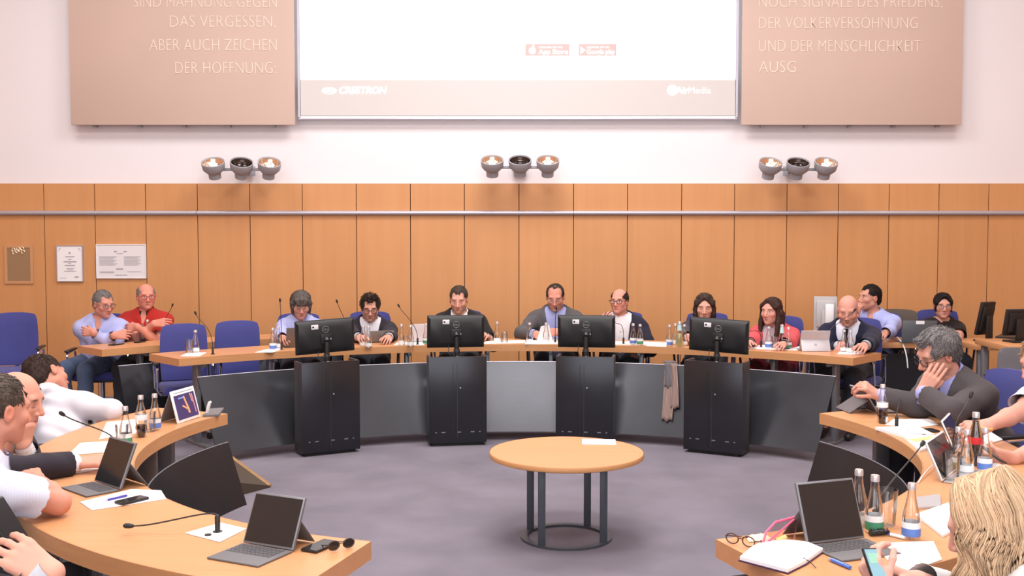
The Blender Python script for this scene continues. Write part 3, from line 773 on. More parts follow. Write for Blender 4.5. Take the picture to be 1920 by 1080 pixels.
def mesh_field(prims, res, lo=None, hi=None, post=None, prims2=()):
    """surface of the smooth union of prims inside a box (naive surface nets); returns verts, quads"""
    los, his = zip(*[pbox(p, 0.01) for p in list(prims) + list(prims2) if not p.sub])
    plo, phi = np.min(los, 0) - res * 2, np.max(his, 0) + res * 2
    lo = plo if lo is None else np.maximum(plo, lo); hi = phi if hi is None else np.minimum(phi, hi)
    n = np.maximum(np.ceil((hi - lo) / res).astype(int) + 1, 4)
    ax = [lo[i] + res * np.arange(n[i]) for i in range(3)]
    F = np.full(n, 0.2, np.float32)
    todo = [list(prims), list(prims2)]
    if not prims2: todo = todo[:1]
    for pas, p in [(a, b) for a in range(len(todo)) for b in todo[a] + ([None] if a == 0 else [])]:
        if p is None:
            if post is not None:
                F = post(F, ax[0][:, None, None], ax[1][None, :, None], ax[2][None, None, :]).astype(np.float32)
            continue
        bl, bh = pbox(p, p.k + 0.03)
        i0 = np.clip(np.floor((bl - lo) / res).astype(int), 0, n); i1 = np.clip(np.ceil((bh - lo) / res).astype(int) + 1, 0, n)
        if np.any(i1 <= i0): continue
        sl = tuple(slice(i0[i], i1[i]) for i in range(3))
        d = peval(p, ax[0][sl[0]][:, None, None], ax[1][sl[1]][None, :, None], ax[2][sl[2]][None, None, :])
        F[sl] = -smin(-F[sl], d, p.k) if p.sub else smin(F[sl], d, p.k)
    S = F < 0
    A = [S[i:n[0] - 1 + i, j:n[1] - 1 + j, k:n[2] - 1 + k] for i in (0, 1) for j in (0, 1) for k in (0, 1)]
    any_, all_ = A[0].copy(), A[0].copy()
    for s in A[1:]: any_ |= s; all_ &= s
    act = any_ & ~all_
    ci = np.argwhere(act)
    if len(ci) == 0: return np.zeros((0, 3)), np.zeros((0, 4), int)
    idx = np.full(act.shape, -1, np.int32); idx[act] = np.arange(len(ci))
    cv = {}
    for i in (0, 1):
        for j in (0, 1):
            for k in (0, 1): cv[i, j, k] = F[ci[:, 0] + i, ci[:, 1] + j, ci[:, 2] + k]
    acc = np.zeros((len(ci), 3)); cnt = np.zeros(len(ci))
    for axis in range(3):
        o = [a for a in range(3) if a != axis]
        for s in (0, 1):
            for t in (0, 1):
                c0 = [0, 0, 0]; c0[o[0]] = s; c0[o[1]] = t; c1 = list(c0); c1[axis] = 1
                f0, f1 = cv[tuple(c0)], cv[tuple(c1)]
                m = (f0 < 0) != (f1 < 0)
                tt = np.where(m, f0 / np.where(m, f0 - f1, 1), 0)
                pos = np.tile(np.array(c0, float), (len(ci), 1)); pos[:, axis] = tt
                acc[m] += pos[m]; cnt[m] += 1
    vert = lo + (ci + acc / cnt[:, None]) * res
    quads = []
    for axis in range(3):
        o = [a for a in range(3) if a != axis]
        s0 = [slice(None)] * 3; s1 = [slice(None)] * 3
        s0[axis] = slice(0, -1); s1[axis] = slice(1, None)
        E = np.argwhere(S[tuple(s0)] != S[tuple(s1)])
        ok = np.all([(E[:, a] > 0) & (E[:, a] < n[a] - 1) for a in o], axis=0)
        E = E[ok]
        if len(E) == 0: continue
        flip = S[tuple(s0)][E[:, 0], E[:, 1], E[:, 2]]
        def cell(da, db):
            c = E.copy(); c[:, o[0]] += da; c[:, o[1]] += db
            return idx[c[:, 0], c[:, 1], c[:, 2]]
        q = np.stack([cell(-1, -1), cell(0, -1), cell(0, 0), cell(-1, 0)], 1)
        if axis == 1: flip = ~flip
        q[~flip] = q[~flip][:, ::-1]
        quads.append(q)
    Q = np.concatenate(quads) if quads else np.zeros((0, 4), int)
    return vert, Q[np.all(Q >= 0, 1)]
def clip_faces(v, q, keep):
    k = keep(v); q = q[np.all(k[q], axis=1)]
    used = np.unique(q); mp = np.full(len(v), -1); mp[used] = np.arange(len(used))
    return v[used], mp[q]
def merge(parts):
    vs, qs, b = [], [], 0
    for v, q in parts:
        vs.append(v); qs.append(q + b); b += len(v)
    return np.concatenate(vs), np.concatenate(qs)
def relax(v, q, it=1, f=0.5):
    for _ in range(it):
        acc = np.zeros_like(v); c = np.zeros(len(v))
        for a in range(4):
            np.add.at(acc, q[:, a], v[q[:, (a + 1) % 4]]); np.add.at(acc, q[:, a], v[q[:, (a + 3) % 4]]); np.add.at(c, q[:, a], 2)
        m = c > 0
        v = v.copy(); v[m] = v[m] * (1 - f) + f * acc[m] / c[m][:, None]
    return v
def folds(v, amp, seed, freq=38.0):
    """soft cloth folds: a few warped waves pushed along the normal-ish direction"""
    r = np.random.RandomState(seed); d = np.zeros(len(v))
    for i in range(4):
        k = nrm(r.randn(3)) * freq * (0.6 + 0.5 * i); w = nrm(r.randn(3)) * freq * 0.5
        d += np.sin(v @ k + 1.6 * np.sin(v @ w + r.rand() * 6) + r.rand() * 6) / (1 + i * 0.6)
    return d * amp
def np_mesh(name, v, q, base, colors=None):
    me = bpy.data.meshes.new(name)
    v = (v - base).astype(np.float32); nq = len(q)
    me.vertices.add(len(v)); me.vertices.foreach_set('co', v.ravel())
    me.loops.add(nq * 4); me.loops.foreach_set('vertex_index', q.astype(np.int32).ravel())
    me.polygons.add(nq); me.polygons.foreach_set('loop_start', np.arange(0, nq * 4, 4, dtype=np.int32))
    me.update(calc_edges=True); me.validate()
    me.shade_smooth()
    if colors is not None:
        at = me.color_attributes.new('Col', 'FLOAT_COLOR', 'POINT')
        c = np.ones((len(v), 4), np.float32); c[:, :3] = colors; at.data.foreach_set('color', c.ravel())
    return me
def vnormals(v, q):
    n = np.cross(v[q[:, 2]] - v[q[:, 0]], v[q[:, 3]] - v[q[:, 1]])
    out = np.zeros_like(v)
    for a in range(4): np.add.at(out, q[:, a], n)
    l = np.linalg.norm(out, axis=1); l[l < 1e-12] = 1
    return out / l[:, None]

def yaw_vec(deg): return V(math.sin(D2(deg)), -math.cos(D2(deg)), 0)
def frame(yaw, pitch=0, roll=0):
    """rows: right, forward, up.  yaw 0 faces the camera side, positive turns towards +X; pitch positive looks down"""
    f = yaw_vec(yaw); r = nrm(np.cross(f, V(0, 0, 1))); u = V(0, 0, 1)
    p = D2(pitch); f, u = f * math.cos(p) - u * math.sin(p), u * math.cos(p) + f * math.sin(p)
    w = D2(roll); r, u = r * math.cos(w) + u * math.sin(w), u * math.cos(w) - r * math.sin(w)
    return np.array([r, f, u])

def head_prims(C, R, s, sx=1.0, ears=True, jaw=1.0, nose=1.0):
    T = lambda x, y, z: C + (R[0] * x * sx + R[1] * y + R[2] * z) * s
    E = lambda c, r, k=0.012, sub=False: el(T(*c), np.array(r) * s * np.array([sx, 1, 1]), R, k * s, sub)
    K = lambda a, b, ra, rb, k=0.012: rc(T(*a), T(*b), ra * s, rb * s, k * s)
    P = [E((0, -0.018, 0.034), (0.076, 0.096, 0.083)), E((0, 0.026, -0.022), (0.064 * jaw, 0.070, 0.084), 0.03),
         K((-0.047 * jaw, 0.0, -0.058), (-0.012, 0.062, -0.098), 0.026, 0.019, 0.022), K((0.047 * jaw, 0.0, -0.058), (0.012, 0.062, -0.098), 0.026, 0.019, 0.022),
         E((0, 0.076, -0.099), (0.021, 0.017, 0.016), 0.014),
         K((-0.036, 0.074, 0.024), (0.036, 0.074, 0.024), 0.014, 0.014, 0.016),
         E((-0.043, 0.060, -0.026), (0.022, 0.022, 0.02), 0.02), E((0.043, 0.060, -0.026), (0.022, 0.022, 0.02), 0.02),
         E((-0.031, 0.098, 0.0), (0.017, 0.012, 0.010), 0.012, True), E((0.031, 0.098, 0.0), (0.017, 0.012, 0.010), 0.012, True),
         E((-0.031, 0.0715, -0.001), (0.0145, 0.0135, 0.0115), 0.006), E((0.031, 0.0715, -0.001), (0.0145, 0.0135, 0.0115), 0.006),
         K((0, 0.088, 0.010), (0, 0.110 * nose, -0.034), 0.009, 0.0125, 0.010), E((-0.013, 0.098, -0.040), (0.009, 0.011, 0.008), 0.006), E((0.013, 0.098, -0.040), (0.009, 0.011, 0.008), 0.006),
         E((0, 0.062, -0.070), (0.040, 0.026, 0.030), 0.016), K((-0.025, 0.078, -0.0685), (0, 0.0895, -0.066), 0.0042, 0.0058, 0.007), K((0.025, 0.078, -0.0685), (0, 0.0895, -0.066), 0.0042, 0.0058, 0.007),
         K((-0.018, 0.082, -0.0775), (0.018, 0.082, -0.0775), 0.0058, 0.0058, 0.008)]
    if ears:
        for sg in (-1, 1):
            P.append(E((sg * 0.079, -0.012, -0.008), (0.009, 0.019, 0.031), 0.008)); P.append(E((sg * 0.087, -0.014, -0.004), (0.006, 0.008, 0.016), 0.006, True))
    return P, T

def hand_prims(W, d, n, side, s=1.0, curl=(25, 30, 35, 40), thumb=30, spread=5, tcurl=20):
    """W wrist, d towards the knuckles, n out of the back of the hand, side: +1 thumb lies at cross(d, n)"""
    d = nrm(d); n = nrm(n - d * (n @ d)); t = nrm(np.cross(d, n)) * side
    P = []; L = 0.088 * s
    for f in (-1, -0.33, 0.33, 1):
        P.append(rc(W + t * f * 0.017 * s, W + d * L + t * f * 0.031 * s - n * 0.003 * s * abs(f), 0.0145 * s, 0.0125 * s, 0.012 * s))
    lens = [(0.040, 0.025, 0.020), (0.044, 0.028, 0.021), (0.041, 0.026, 0.020), (0.032, 0.020, 0.018)]
    for i in range(4):
        f = 1 - i * 0.667
        a = W + d * (L - abs(f - 0.33) * 0.006 * s) + t * f * 0.031 * s
        ang = 0.0; dirv = nrm(d + t * math.tan(D2(spread)) * f)
        for j in range(3):
            ang += D2(curl[i]) * (0.75, 1.0, 0.7)[j]
            v = dirv * math.cos(ang) - n * math.sin(ang)
            bpt = a + v * lens[i][j] * s
            r0 = (0.0092, 0.0085, 0.0078)[j] * s
            P.append(rc(a, bpt, r0, r0 - 0.0008 * s, 0.0035 * s if j else 0.007 * s)); a = bpt
    a = W + d * 0.022 * s + t * 0.020 * s - n * 0.006 * s
    tv = nrm(d * math.cos(D2(thumb)) + t * math.sin(D2(thumb)) - n * 0.35)
    b1 = a + tv * 0.042 * s; P.append(rc(a, b1, 0.0165 * s, 0.0118 * s, 0.010 * s))
    tv = nrm(tv + d * 0.5 * math.sin(D2(tcurl)) - n * math.sin(D2(tcurl))); b2 = b1 + tv * 0.032 * s; P.append(rc(b1, b2, 0.0108 * s, 0.0098 * s, 0.004 * s))
    tv = nrm(tv - t * math.sin(D2(tcurl)) * 0.8); b3 = b2 + tv * 0.026 * s; P.append(rc(b2, b3, 0.0098 * s, 0.0082 * s, 0.004 * s))
    return P

def elbow_ik(S, Wp, l1, l2, pole):
    D = Wp - S; L = np.linalg.norm(D)
    if L > (l1 + l2) * 0.995:
        Wp = S + D / L * (l1 + l2) * 0.995; D = Wp - S; L = np.linalg.norm(D)
    L = max(L, abs(l1 - l2) + 0.02)
    a = (l1 * l1 - l2 * l2 + L * L) / (2 * L); h = math.sqrt(max(l1 * l1 - a * a, 0))
    u = nrm(D); p = nrm(pole - u * (pole @ u))
    return S + u * a + p * h, Wp

SKIN = vcol_mat('skin', 0.62, 0.08)
SKIN.node_tree.nodes['Principled BSDF'].inputs['Specular IOR Level'].default_value = 0.28
HAIRM = vcol_mat('hair', 0.62, 0, 0.5, 500)
HAIRM.node_tree.nodes['Principled BSDF'].inputs['Specular IOR Level'].default_value = 0.25
def cloth_mat(name, col, rough=0.85, stripes=None, check=None, bump=0.25):
    if name in MATS: return MATS[name]
    m = mat(name, col, rough, bump=bump, bscale=700, noise=0.05, nscale=14, spec=0.25, sheen=0.06)
    if stripes or check:
        nt = m.node_tree; b = nt.nodes['Principled BSDF']
        c2, sc = stripes or check
        tc = nt.nodes.new('ShaderNodeTexCoord'); w = nt.nodes.new('ShaderNodeTexWave'); w.inputs['Scale'].default_value = sc; w.inputs['Distortion'].default_value = 0.3
        nt.links.new(tc.outputs['Object'], w.inputs[0]); f = w.outputs['Fac']
        if check:
            w2 = nt.nodes.new('ShaderNodeTexWave'); w2.bands_direction = 'Z'; w2.inputs['Scale'].default_value = sc; nt.links.new(tc.outputs['Object'], w2.inputs[0])
            mm = nt.nodes.new('ShaderNodeMath'); mm.operation = 'MAXIMUM'; nt.links.new(f, mm.inputs[0]); nt.links.new(w2.outputs['Fac'], mm.inputs[1]); f = mm.outputs[0]
        mr = nt.nodes.new('ShaderNodeMapRange'); mr.inputs[1].default_value = 0.72; mr.inputs[2].default_value = 0.9; nt.links.new(f, mr.inputs[0])
        mx = nt.nodes.new('ShaderNodeMix'); mx.data_type = 'RGBA'; mx.inputs[6].default_value = (*col, 1); mx.inputs[7].default_value = (*c2, 1)
        nt.links.new(mr.outputs[0], mx.inputs[0]); nt.links.new(mx.outputs[2], b.inputs['Base Color'])
    return m

def hair_prims(style, T, R, s, C, sx, seed=0):
    """returns (prims, post) in world space for a hair cap"""
    E = lambda c, r, k=0.012, sub=False: el(T(*c), np.array(r) * s * np.array([sx, 1, 1]), R, k * s, sub)
    K = lambda a, b, ra, rb, k=0.02: rc(T(*a), T(*b), ra * s, rb * s, k * s)
    P = []
    if style in ('short', 'spiky', 'grey_full'):
        th = {'short': 0.0055, 'spiky': 0.011, 'grey_full': 0.016}[style]
        P = [E((0, -0.020, 0.038), (0.076 + th * 0.8, 0.097 + th, 0.083 + th)), E((0, -0.062, -0.02), (0.060, 0.052 + th, 0.055), 0.02)]
        if style != 'short':
            r = random.Random(seed)
            for i in range(16):
                a = r.uniform(-1, 1); b = r.uniform(-0.6, 1)
                P.append(K((a * 0.05, 0.05 * b, 0.105 - 0.02 * a * a), (a * 0.058, 0.05 * b + 0.022, 0.122 - 0.028 * a * a - (0.012 if style == 'grey_full' else 0)), 0.014, 0.007, 0.012))
        P += [E((0, 0.122, -0.014), (0.108, 0.072, 0.112), 0.020, True), E((-0.050, 0.086, 0.078), (0.026, 0.044, 0.036), 0.016, True), E((0.050, 0.086, 0.078), (0.026, 0.044, 0.036), 0.016, True), E((-0.086, 0.026, -0.030), (0.03, 0.032, 0.052), 0.014, True), E((0.086, 0.026, -0.030), (0.03, 0.032, 0.052), 0.014, True),
              E((0, -0.03, -0.140), (0.14, 0.14, 0.065), 0.016, True)]
    elif style in ('balding', 'bald_ring'):
        th = 0.006
        P = [E((0, -0.020, 0.032), (0.076 + th, 0.096 + th, 0.080 + th)), E((0, -0.062, -0.02), (0.060, 0.052 + th, 0.055), 0.02),
             E((0, 0.120, -0.016), (0.110, 0.074, 0.106), 0.010, True), E((-0.086, 0.022, -0.035), (0.03, 0.036, 0.052), 0.008, True), E((0.086, 0.022, -0.035), (0.03, 0.036, 0.052), 0.008, True),
              E((0, -0.03, -0.135), (0.14, 0.14, 0.065), 0.01, True)]
        if style == 'bald_ring': P.append(E((0, 0.03, 0.115), (0.064, 0.125, 0.09), 0.012, True))
        else: P += [E((-0.045, 0.085, 0.085), (0.034, 0.07, 0.06), 0.012, True), E((0.045, 0.085, 0.085), (0.034, 0.07, 0.06), 0.012, True), E((0.0, 0.10, 0.09), (0.04, 0.05, 0.05), 0.012, True)]
    elif style == 'bob':
        P = [E((0, -0.022, 0.040), (0.094, 0.112, 0.094)), E((0, -0.055, -0.03), (0.090, 0.075, 0.085), 0.03),
             K((-0.078, 0.028, 0.03), (-0.074, 0.028, -0.065), 0.022, 0.014), K((0.078, 0.028, 0.03), (0.074, 0.028, -0.065), 0.022, 0.014),
             K((-0.05, 0.078, 0.072), (-0.03, 0.092, 0.035), 0.017, 0.012), K((0.05, 0.078, 0.072), (0.03, 0.092, 0.035), 0.017, 0.012), K((0, 0.085, 0.075), (0, 0.096, 0.036), 0.018, 0.012),
             E((0, 0.12, -0.055), (0.062, 0.075, 0.082), 0.008, True), E((0, -0.01, -0.15), (0.16, 0.15, 0.055), 0.01, True)]
    elif style in ('shoulder', 'long'):
        L = -0.145 if style == 'shoulder' else -0.27
        P = [E((0, -0.022, 0.038), (0.084, 0.106, 0.088)), E((0, -0.06, -0.05), (0.082, 0.06, 0.10), 0.03)]
        for sg in (-1, 1):
            P += [K((sg * 0.072, 0.02, 0.05), (sg * 0.082, 0.02, -0.07), 0.024, 0.020), K((sg * 0.082, 0.02, -0.07), (sg * (0.086 if style == 'shoulder' else 0.10), 0.045 if style == 'long' else 0.015, L), 0.022, 0.011),
                  K((sg * 0.07, -0.05, -0.03), (sg * 0.085, -0.045, L + 0.01), 0.035, 0.018), K((sg * 0.03, -0.085, -0.03), (sg * 0.04, -0.085, L), 0.035, 0.022),
                  K((sg * 0.014, 0.060, 0.102), (sg * 0.068, 0.055, 0.035), 0.011, 0.013)]
            if style == 'long': P += [K((sg * 0.085, 0.035, -0.10), (sg * 0.075, 0.085, L + 0.0), 0.02, 0.009), K((sg * 0.092, 0.0, -0.10), (sg * 0.118, 0.03, L + 0.02), 0.022, 0.008)]
        P += [E((0, 0.128, -0.026), (0.068, 0.096, 0.128), 0.008, True)]
    elif style == 'updo':
        P = [E((0, -0.022, 0.038), (0.086, 0.106, 0.090)), E((0, -0.105, 0.035), (0.052, 0.045, 0.052), 0.015), E((0, -0.06, -0.03), (0.066, 0.05, 0.05), 0.02)]
        for sg in (-1, 1): P += [K((sg * 0.066, 0.045, 0.05), (sg * 0.070, 0.030, -0.05), 0.015, 0.009), K((sg * 0.012, 0.072, 0.094), (sg * 0.066, 0.06, 0.03), 0.014, 0.013)]
        P += [E((0, 0.128, -0.022), (0.069, 0.094, 0.126), 0.008, True)]
    return P

def strands_mesh(paths, rads, cols, base):
    """many thin three-sided tapering locks in one mesh"""
    Pth = np.array(paths); S_, K, _ = Pth.shape
    t = np.gradient(Pth, axis=1); t /= np.maximum(np.linalg.norm(t, axis=2, keepdims=True), 1e-9)
    a = np.cross(t, np.array([0.31, 0.17, 0.93])); a /= np.maximum(np.linalg.norm(a, axis=2, keepdims=True), 1e-9); b = np.cross(t, a)
    taper = np.array(rads)[:, None] * np.concatenate([[0.75], np.ones(max(K - 3, 0)), [0.75, 0.12]])[None, :K]
    rings = []
    for k in range(3):
        w = 2 * math.pi * k / 3; rings.append(Pth + (a * math.cos(w) + b * math.sin(w)) * taper[:, :, None])
    v = np.stack(rings, 2).reshape(-1, 3)
    i = np.arange(S_)[:, None, None]; j = np.arange(K - 1)[None, :, None]; k = np.arange(3)[None, None, :]; k2 = (k + 1) % 3
    o = lambda jj, kk: (i * K + jj) * 3 + kk
    q = np.stack([o(j, k), o(j, k2), o(j + 1, k2), o(j + 1, k)], -1).reshape(-1, 4)
    return np_mesh('strands', v, q, base, np.repeat(np.array(cols), K * 3, axis=0))
def tufts(parent, vv, n, L_, HR, C, style, hcol, base, seed, k, HP):
    r = np.random.RandomState(seed); longh = style in ('bob', 'shoulder', 'long', 'updo')
    out = (pts_eval(HP, vv) > 0.0005) & ((L_[:, 2] > -0.09 * k) | longh)
    ids = np.where(out)[0]
    if len(ids) == 0: return
    ids = ids[r.permutation(len(ids))[:(420 if longh else 900)]]
    p0 = vv[ids]; nn = n[ids]; Lc = L_[ids]
    if style == 'updo': fl = np.stack([-Lc[:, 0] * 0.3, -np.ones(len(ids)), np.zeros(len(ids))], 1)
    elif longh: fl = np.stack([np.sign(Lc[:, 0]) * 0.25, np.zeros(len(ids)), -np.ones(len(ids))], 1)
    else:
        fl = Lc - np.array([0.015, -0.06, 0.115]) * k; fl[:, 1] += np.where((Lc[:, 2] > 0.06 * k), 0.05 * k, -0.02 * k)
    fl = fl @ HR; fl += r.randn(len(ids), 3) * np.linalg.norm(fl, axis=1, keepdims=True) * (0.12 if longh else 0.28)
    fl -= nn * np.sum(fl * nn, 1, keepdims=True); fl /= np.maximum(np.linalg.norm(fl, axis=1, keepdims=True), 1e-9)
    ln = (r.uniform(0.022, 0.036, len(ids)) if longh else r.uniform(0.014, 0.026, len(ids)) * {'spiky': 1.4, 'grey_full': 1.5}.get(style, 1.0))[:, None] * k
    lift = {'spiky': 0.35, 'grey_full': 0.16, 'short': 0.07}.get(style, 0.04)
    paths = np.stack([p0 - nn * 0.002, p0 + fl * ln * 0.5 + nn * (0.0015 + ln * lift), p0 + fl * ln + nn * ((ln * lift * 1.2 - 0.0005) if not longh else -0.005)], 1)
    cols = hcol[None] * r.uniform(0.7, 1.35, (len(ids), 1))
    o = link('strands', strands_mesh(paths, r.uniform(0.0016, 0.0030, len(ids)) * k, cols, base), parent, HAIRM); o['kind'] = 'stuff'

def tube_strip(pts, widths, nrmv, th):
    """a flat band following pts (tie, strap)"""
    vs = []; fs = []
    for i, p in enumerate(pts):
        p = np.array(p); t = nrm(np.array(pts[min(i + 1, len(pts) - 1)]) - np.array(pts[max(i - 1, 0)])); n = nrm(nrmv - t * (nrmv @ t)); s_ = np.cross(t, n)
        for a, b in ((-1, 0), (1, 0), (1, 1), (-1, 1)): vs.append(tuple(p + s_ * widths[i] * a + n * th * b))
    for i in range(len(pts) - 1):
        for k in range(4): fs.append((i * 4 + k, i * 4 + (k + 1) % 4, i * 4 + 4 + (k + 1) % 4, i * 4 + 4 + k))
    fs += [(3, 2, 1, 0), tuple(len(pts) * 4 - 4 + k for k in range(4))]
    return vs, fs

GLASSM = glass_mat('spectacle_glass', (0.97, 0.97, 0.97), 0.5)
PEOPLE = {}
def person(key, label, C, hyaw=0, hpitch=0, hroll=0, byaw=None, lean=12, sideways=0.0, s=1.0, hs=1.0, female=False, girth=1.0, skin=(0.62, 0.36, 0.27),
           hair=None, hair_col=(0.05, 0.035, 0.025), outfit='shirt', top=(0.4, 0.45, 0.7), under=(0.75, 0.74, 0.76), tie=None, legs_col=(0.03, 0.03, 0.04), sleeve=1.0,
           hands=None, poles=None, hand_kw=None, glasses=None, beard=None, seat_z=0.46, knee_yaw=None, neck_len=1.0, top_mat=None, collar_col=None, jaw=1.0, sx=1.0, nose=1.0,
           res=0.0105, hres=0.0042, lower=None, vdepth=0.36, eyes_closed=False, legs=True, shoulder_drop=0.0, elbows=None, lips=(0.50, 0.17, 0.15), neck_off=(0, 0, 0), detail=1.0, vw=0.070, extra_hair=None, skin_down=0.0, collar=True, jsl=0.93, amp=None):
    C = np.array(C, float); HR = frame(hyaw, hpitch, hroll); byaw = hyaw if byaw is None else byaw
    f = yaw_vec(byaw); r = nrm(np.cross(f, V(0, 0, 1))); up = V(0, 0, 1)
    la = D2(lean); u = nrm(up * math.cos(la) + f * math.sin(la) + r * sideways); fw = nrm(f - u * (f @ u)); r = np.cross(fw, u)
    HP, T = head_prims(C, HR, hs * s, sx=sx, jaw=jaw, nose=nose)
    N = C - HR[2] * 0.105 * hs * s - HR[1] * 0.045 * hs * s - up * 0.075 * s * neck_len - fw * 0.02 + np.array(neck_off)      # base of the neck
    sw = (0.158 if female else 0.182) * s
    SR, SL = N + r * sw - u * (0.052 + shoulder_drop) * s - fw * 0.005, N - r * sw - u * (0.052 + shoulder_drop) * s - fw * 0.005
    pel = N - u * 0.50 * s
    dz = (seat_z + 0.105 * s) - pel[2]
    Lt = np.linalg.norm(pel + up * dz - N); pel = pel + up * dz
    ut = nrm(N - pel)
    base = V(pel[0], pel[1], 0.0)
    g = girth; fem = 0.90 if female else 1.0
    at = lambda t, y=0.0: pel + (N - pel) * t + fw * y
    q = 0.72
    torso = [rc(pel + r * 0.055 * s, pel - r * 0.055 * s, 0.115 * s, 0.115 * s, 0.04, fw, 0.95),
             rc(at(0.05), at(0.42), 0.150 * s * g * fem, 0.142 * s * g * fem, 0.05, fw, q * (0.9 + 0.1 * g)),
             rc(at(0.40), at(0.78, 0.008), 0.146 * s * g * fem, 0.158 * s * fem, 0.05, fw, q * 0.97),
             rc(SR - r * 0.035 * s - u * 0.03 * s, SL + r * 0.035 * s - u * 0.03 * s, 0.070 * s, 0.070 * s, 0.05, fw, 0.95),
             rc(SR - r * 0.03 * s, N + r * 0.03 * s + u * 0.015 * s, 0.052 * s, 0.042 * s, 0.04), rc(SL + r * 0.03 * s, N - r * 0.03 * s + u * 0.015 * s, 0.052 * s, 0.042 * s, 0.04)]
    if g > 1.08: torso.append(el(at(0.25, 0.05 * g), (0.13 * s * g, 0.10 * s * g, 0.13 * s), np.array([r, fw, u]), 0.05))
    if female: torso += [el(at(0.60, 0.085 * s) + r * sg * 0.062 * s, (0.058 * s, 0.052 * s, 0.056 * s), np.array([r, fw, u]), 0.03) for sg in (-1, 1)]
    nr = (0.047 if female else 0.057) * s * hs
    neckP = [rc(C - HR[2] * 0.052 * s * hs - HR[1] * 0.022 * s * hs, N + u * 0.01 * s, nr, nr * 1.06, 0.022 * s), rc(N + u * 0.01 * s, N - u * 0.05 * s, nr * 1.06, nr * 1.12, 0.03 * s)]
    # arms
    hands = hands or {}; poles = poles or {}; hand_kw = hand_kw or {}; elbows = elbows or {}
    l1, l2 = 0.285 * s, 0.25 * s
    armP, handP, arms = {}, {}, {}
    for nm, S_, sg in (('R', SR, 1), ('L', SL, -1)):
        tgt = np.array(hands.get(nm, pel + fw * 0.33 * s + r * sg * 0.13 * s + up * 0.10), float)
        pole = np.array(poles.get(nm, r * sg * 0.6 - up * 0.9 - fw * 0.2), float)
        if nm in elbows:
            Eb = np.array(elbows[nm], float); d_ = Eb - S_; Eb = S_ + nrm(d_) * min(max(np.linalg.norm(d_), l1 * 0.8), l1 * 1.12); Wp = Eb + nrm(tgt - Eb) * min(np.linalg.norm(tgt - Eb), l2 * 1.15)
        else: Eb, Wp = elbow_ik(S_, tgt, l1, l2, pole)
        ar = 0.9 if female else 1.0
        armP[nm] = [rc(S_, S_ * 0.45 + Eb * 0.55, 0.058 * s * ar, 0.048 * s * ar, 0.03), rc(S_ * 0.45 + Eb * 0.55, Eb, 0.048 * s * ar, 0.041 * s * ar, 0.03),
                    rc(Eb, Eb * 0.6 + Wp * 0.4, 0.042 * s * ar, 0.040 * s * ar, 0.02), rc(Eb * 0.6 + Wp * 0.4, Wp, 0.040 * s * ar, 0.027 * s * ar, 0.02)]
        kw = dict(hand_kw.get(nm, {}))
        d_ = np.array(kw.pop('d', nrm(Wp - Eb)), float); n_ = np.array(kw.pop('n', up * 0.8 + r * sg * 0.4), float)
        flip = kw.pop('flip', 1)
        side = flip * (1 if nm == 'L' else -1)
        handP[nm] = hand_prims(Wp, d_, n_, side, s * (0.93 if female else 1.0) * hs, **kw)
        arms[nm] = (S_, Eb, Wp)
    # legs
    ky = f if knee_yaw is None else yaw_vec(knee_yaw); kr = nrm(np.cross(ky, up))
    legP, shoeP = [], []
    for sg in (1, -1):
        hp = pel + kr * sg * 0.085 * s - up * 0.01
        kn = V(*(pel + ky * 0.43 * s + kr * sg * 0.11 * s)[:2], seat_z + 0.065 * s); an = V(*(kn + ky * 0.02)[:2], 0.085)
        legP += [rc(hp, kn, 0.086 * s, 0.060 * s, 0.03), rc(kn, kn * 0.6 + an * 0.4, 0.057 * s, 0.053 * s, 0.02), rc(kn * 0.6 + an * 0.4, an, 0.053 * s, 0.038 * s, 0.02)]
        shoeP.append([rc(an + up * -0.035 - ky * 0.03, an - up * 0.045 + ky * 0.14, 0.036, 0.032, 0.02), rc(an - ky * 0.02, an - up * 0.03, 0.045, 0.04, 0.02)])
    allP = torso + neckP + armP['R'] + armP['L'] + legP + HP + handP['R'] + handP['L']
    # ---- body: one surface; the head and the hands are sampled finer
    cut_n = C - HR[2] * 0.118 * hs * s                                    # plane below the chin where fine meets coarse
    parts = []
    hb = 0.20 * s * hs
    vb, qb = mesh_field(torso + neckP + armP['R'] + armP['L'] + legP, res * 1.15)
    wr = [arms['R'][2], arms['L'][2]]; wd = [nrm(arms[k][2] - arms[k][1]) for k in 'RL']
    vb, qb = clip_faces(vb, qb, lambda v: ((v - (cut_n + HR[2] * 0.012)) @ HR[2] < 0) | (np.linalg.norm(v - C, axis=1) > 0.26))
    parts.append((vb, qb))
    v1, q1 = mesh_field(HP + neckP, hres, C - hb, C + hb)
    v1, q1 = clip_faces(v1, q1, lambda v: (v - cut_n) @ HR[2] > -0.012)
    v1 = relax(v1, q1, 1, 0.35); parts.append((v1, q1)); nh = len(vb) + len(v1)
    for k in 'RL':
        Wp, Eb = arms[k][2], arms[k][1]
        v2, q2 = mesh_field(handP[k] + armP[k][3:], hres * 0.85, Wp - 0.21, Wp + 0.21)
        ww = nrm(Wp - Eb)
        v2, q2 = clip_faces(v2, q2, lambda v: (v - Wp) @ ww > -0.05)
        if len(v2): parts.append((v2, q2))
    v, qd = merge(parts)
    # ---- skin tint by anatomy
    skin = tuple(np.array(skin) * np.array([0.92, 0.82, 0.80])); col = np.tile(np.array(skin), (len(v), 1)); Hl = (v - C) @ HR.T / (s * hs)
    hd = np.zeros(len(v), bool); hd[len(vb):nh] = True
    def blob(c, rad, tint, amt=1.0, soft=0.5):
        d = np.linalg.norm((Hl - np.array(c)) / np.array(rad), axis=1); a = np.clip((1 - d) / soft, 0, 1) * amt * hd
        col[:] = col * (1 - a[:, None]) + np.array(tint) * a[:, None]
    sk = np.array(skin); warm = sk * np.array([1.06, 0.80, 0.74])
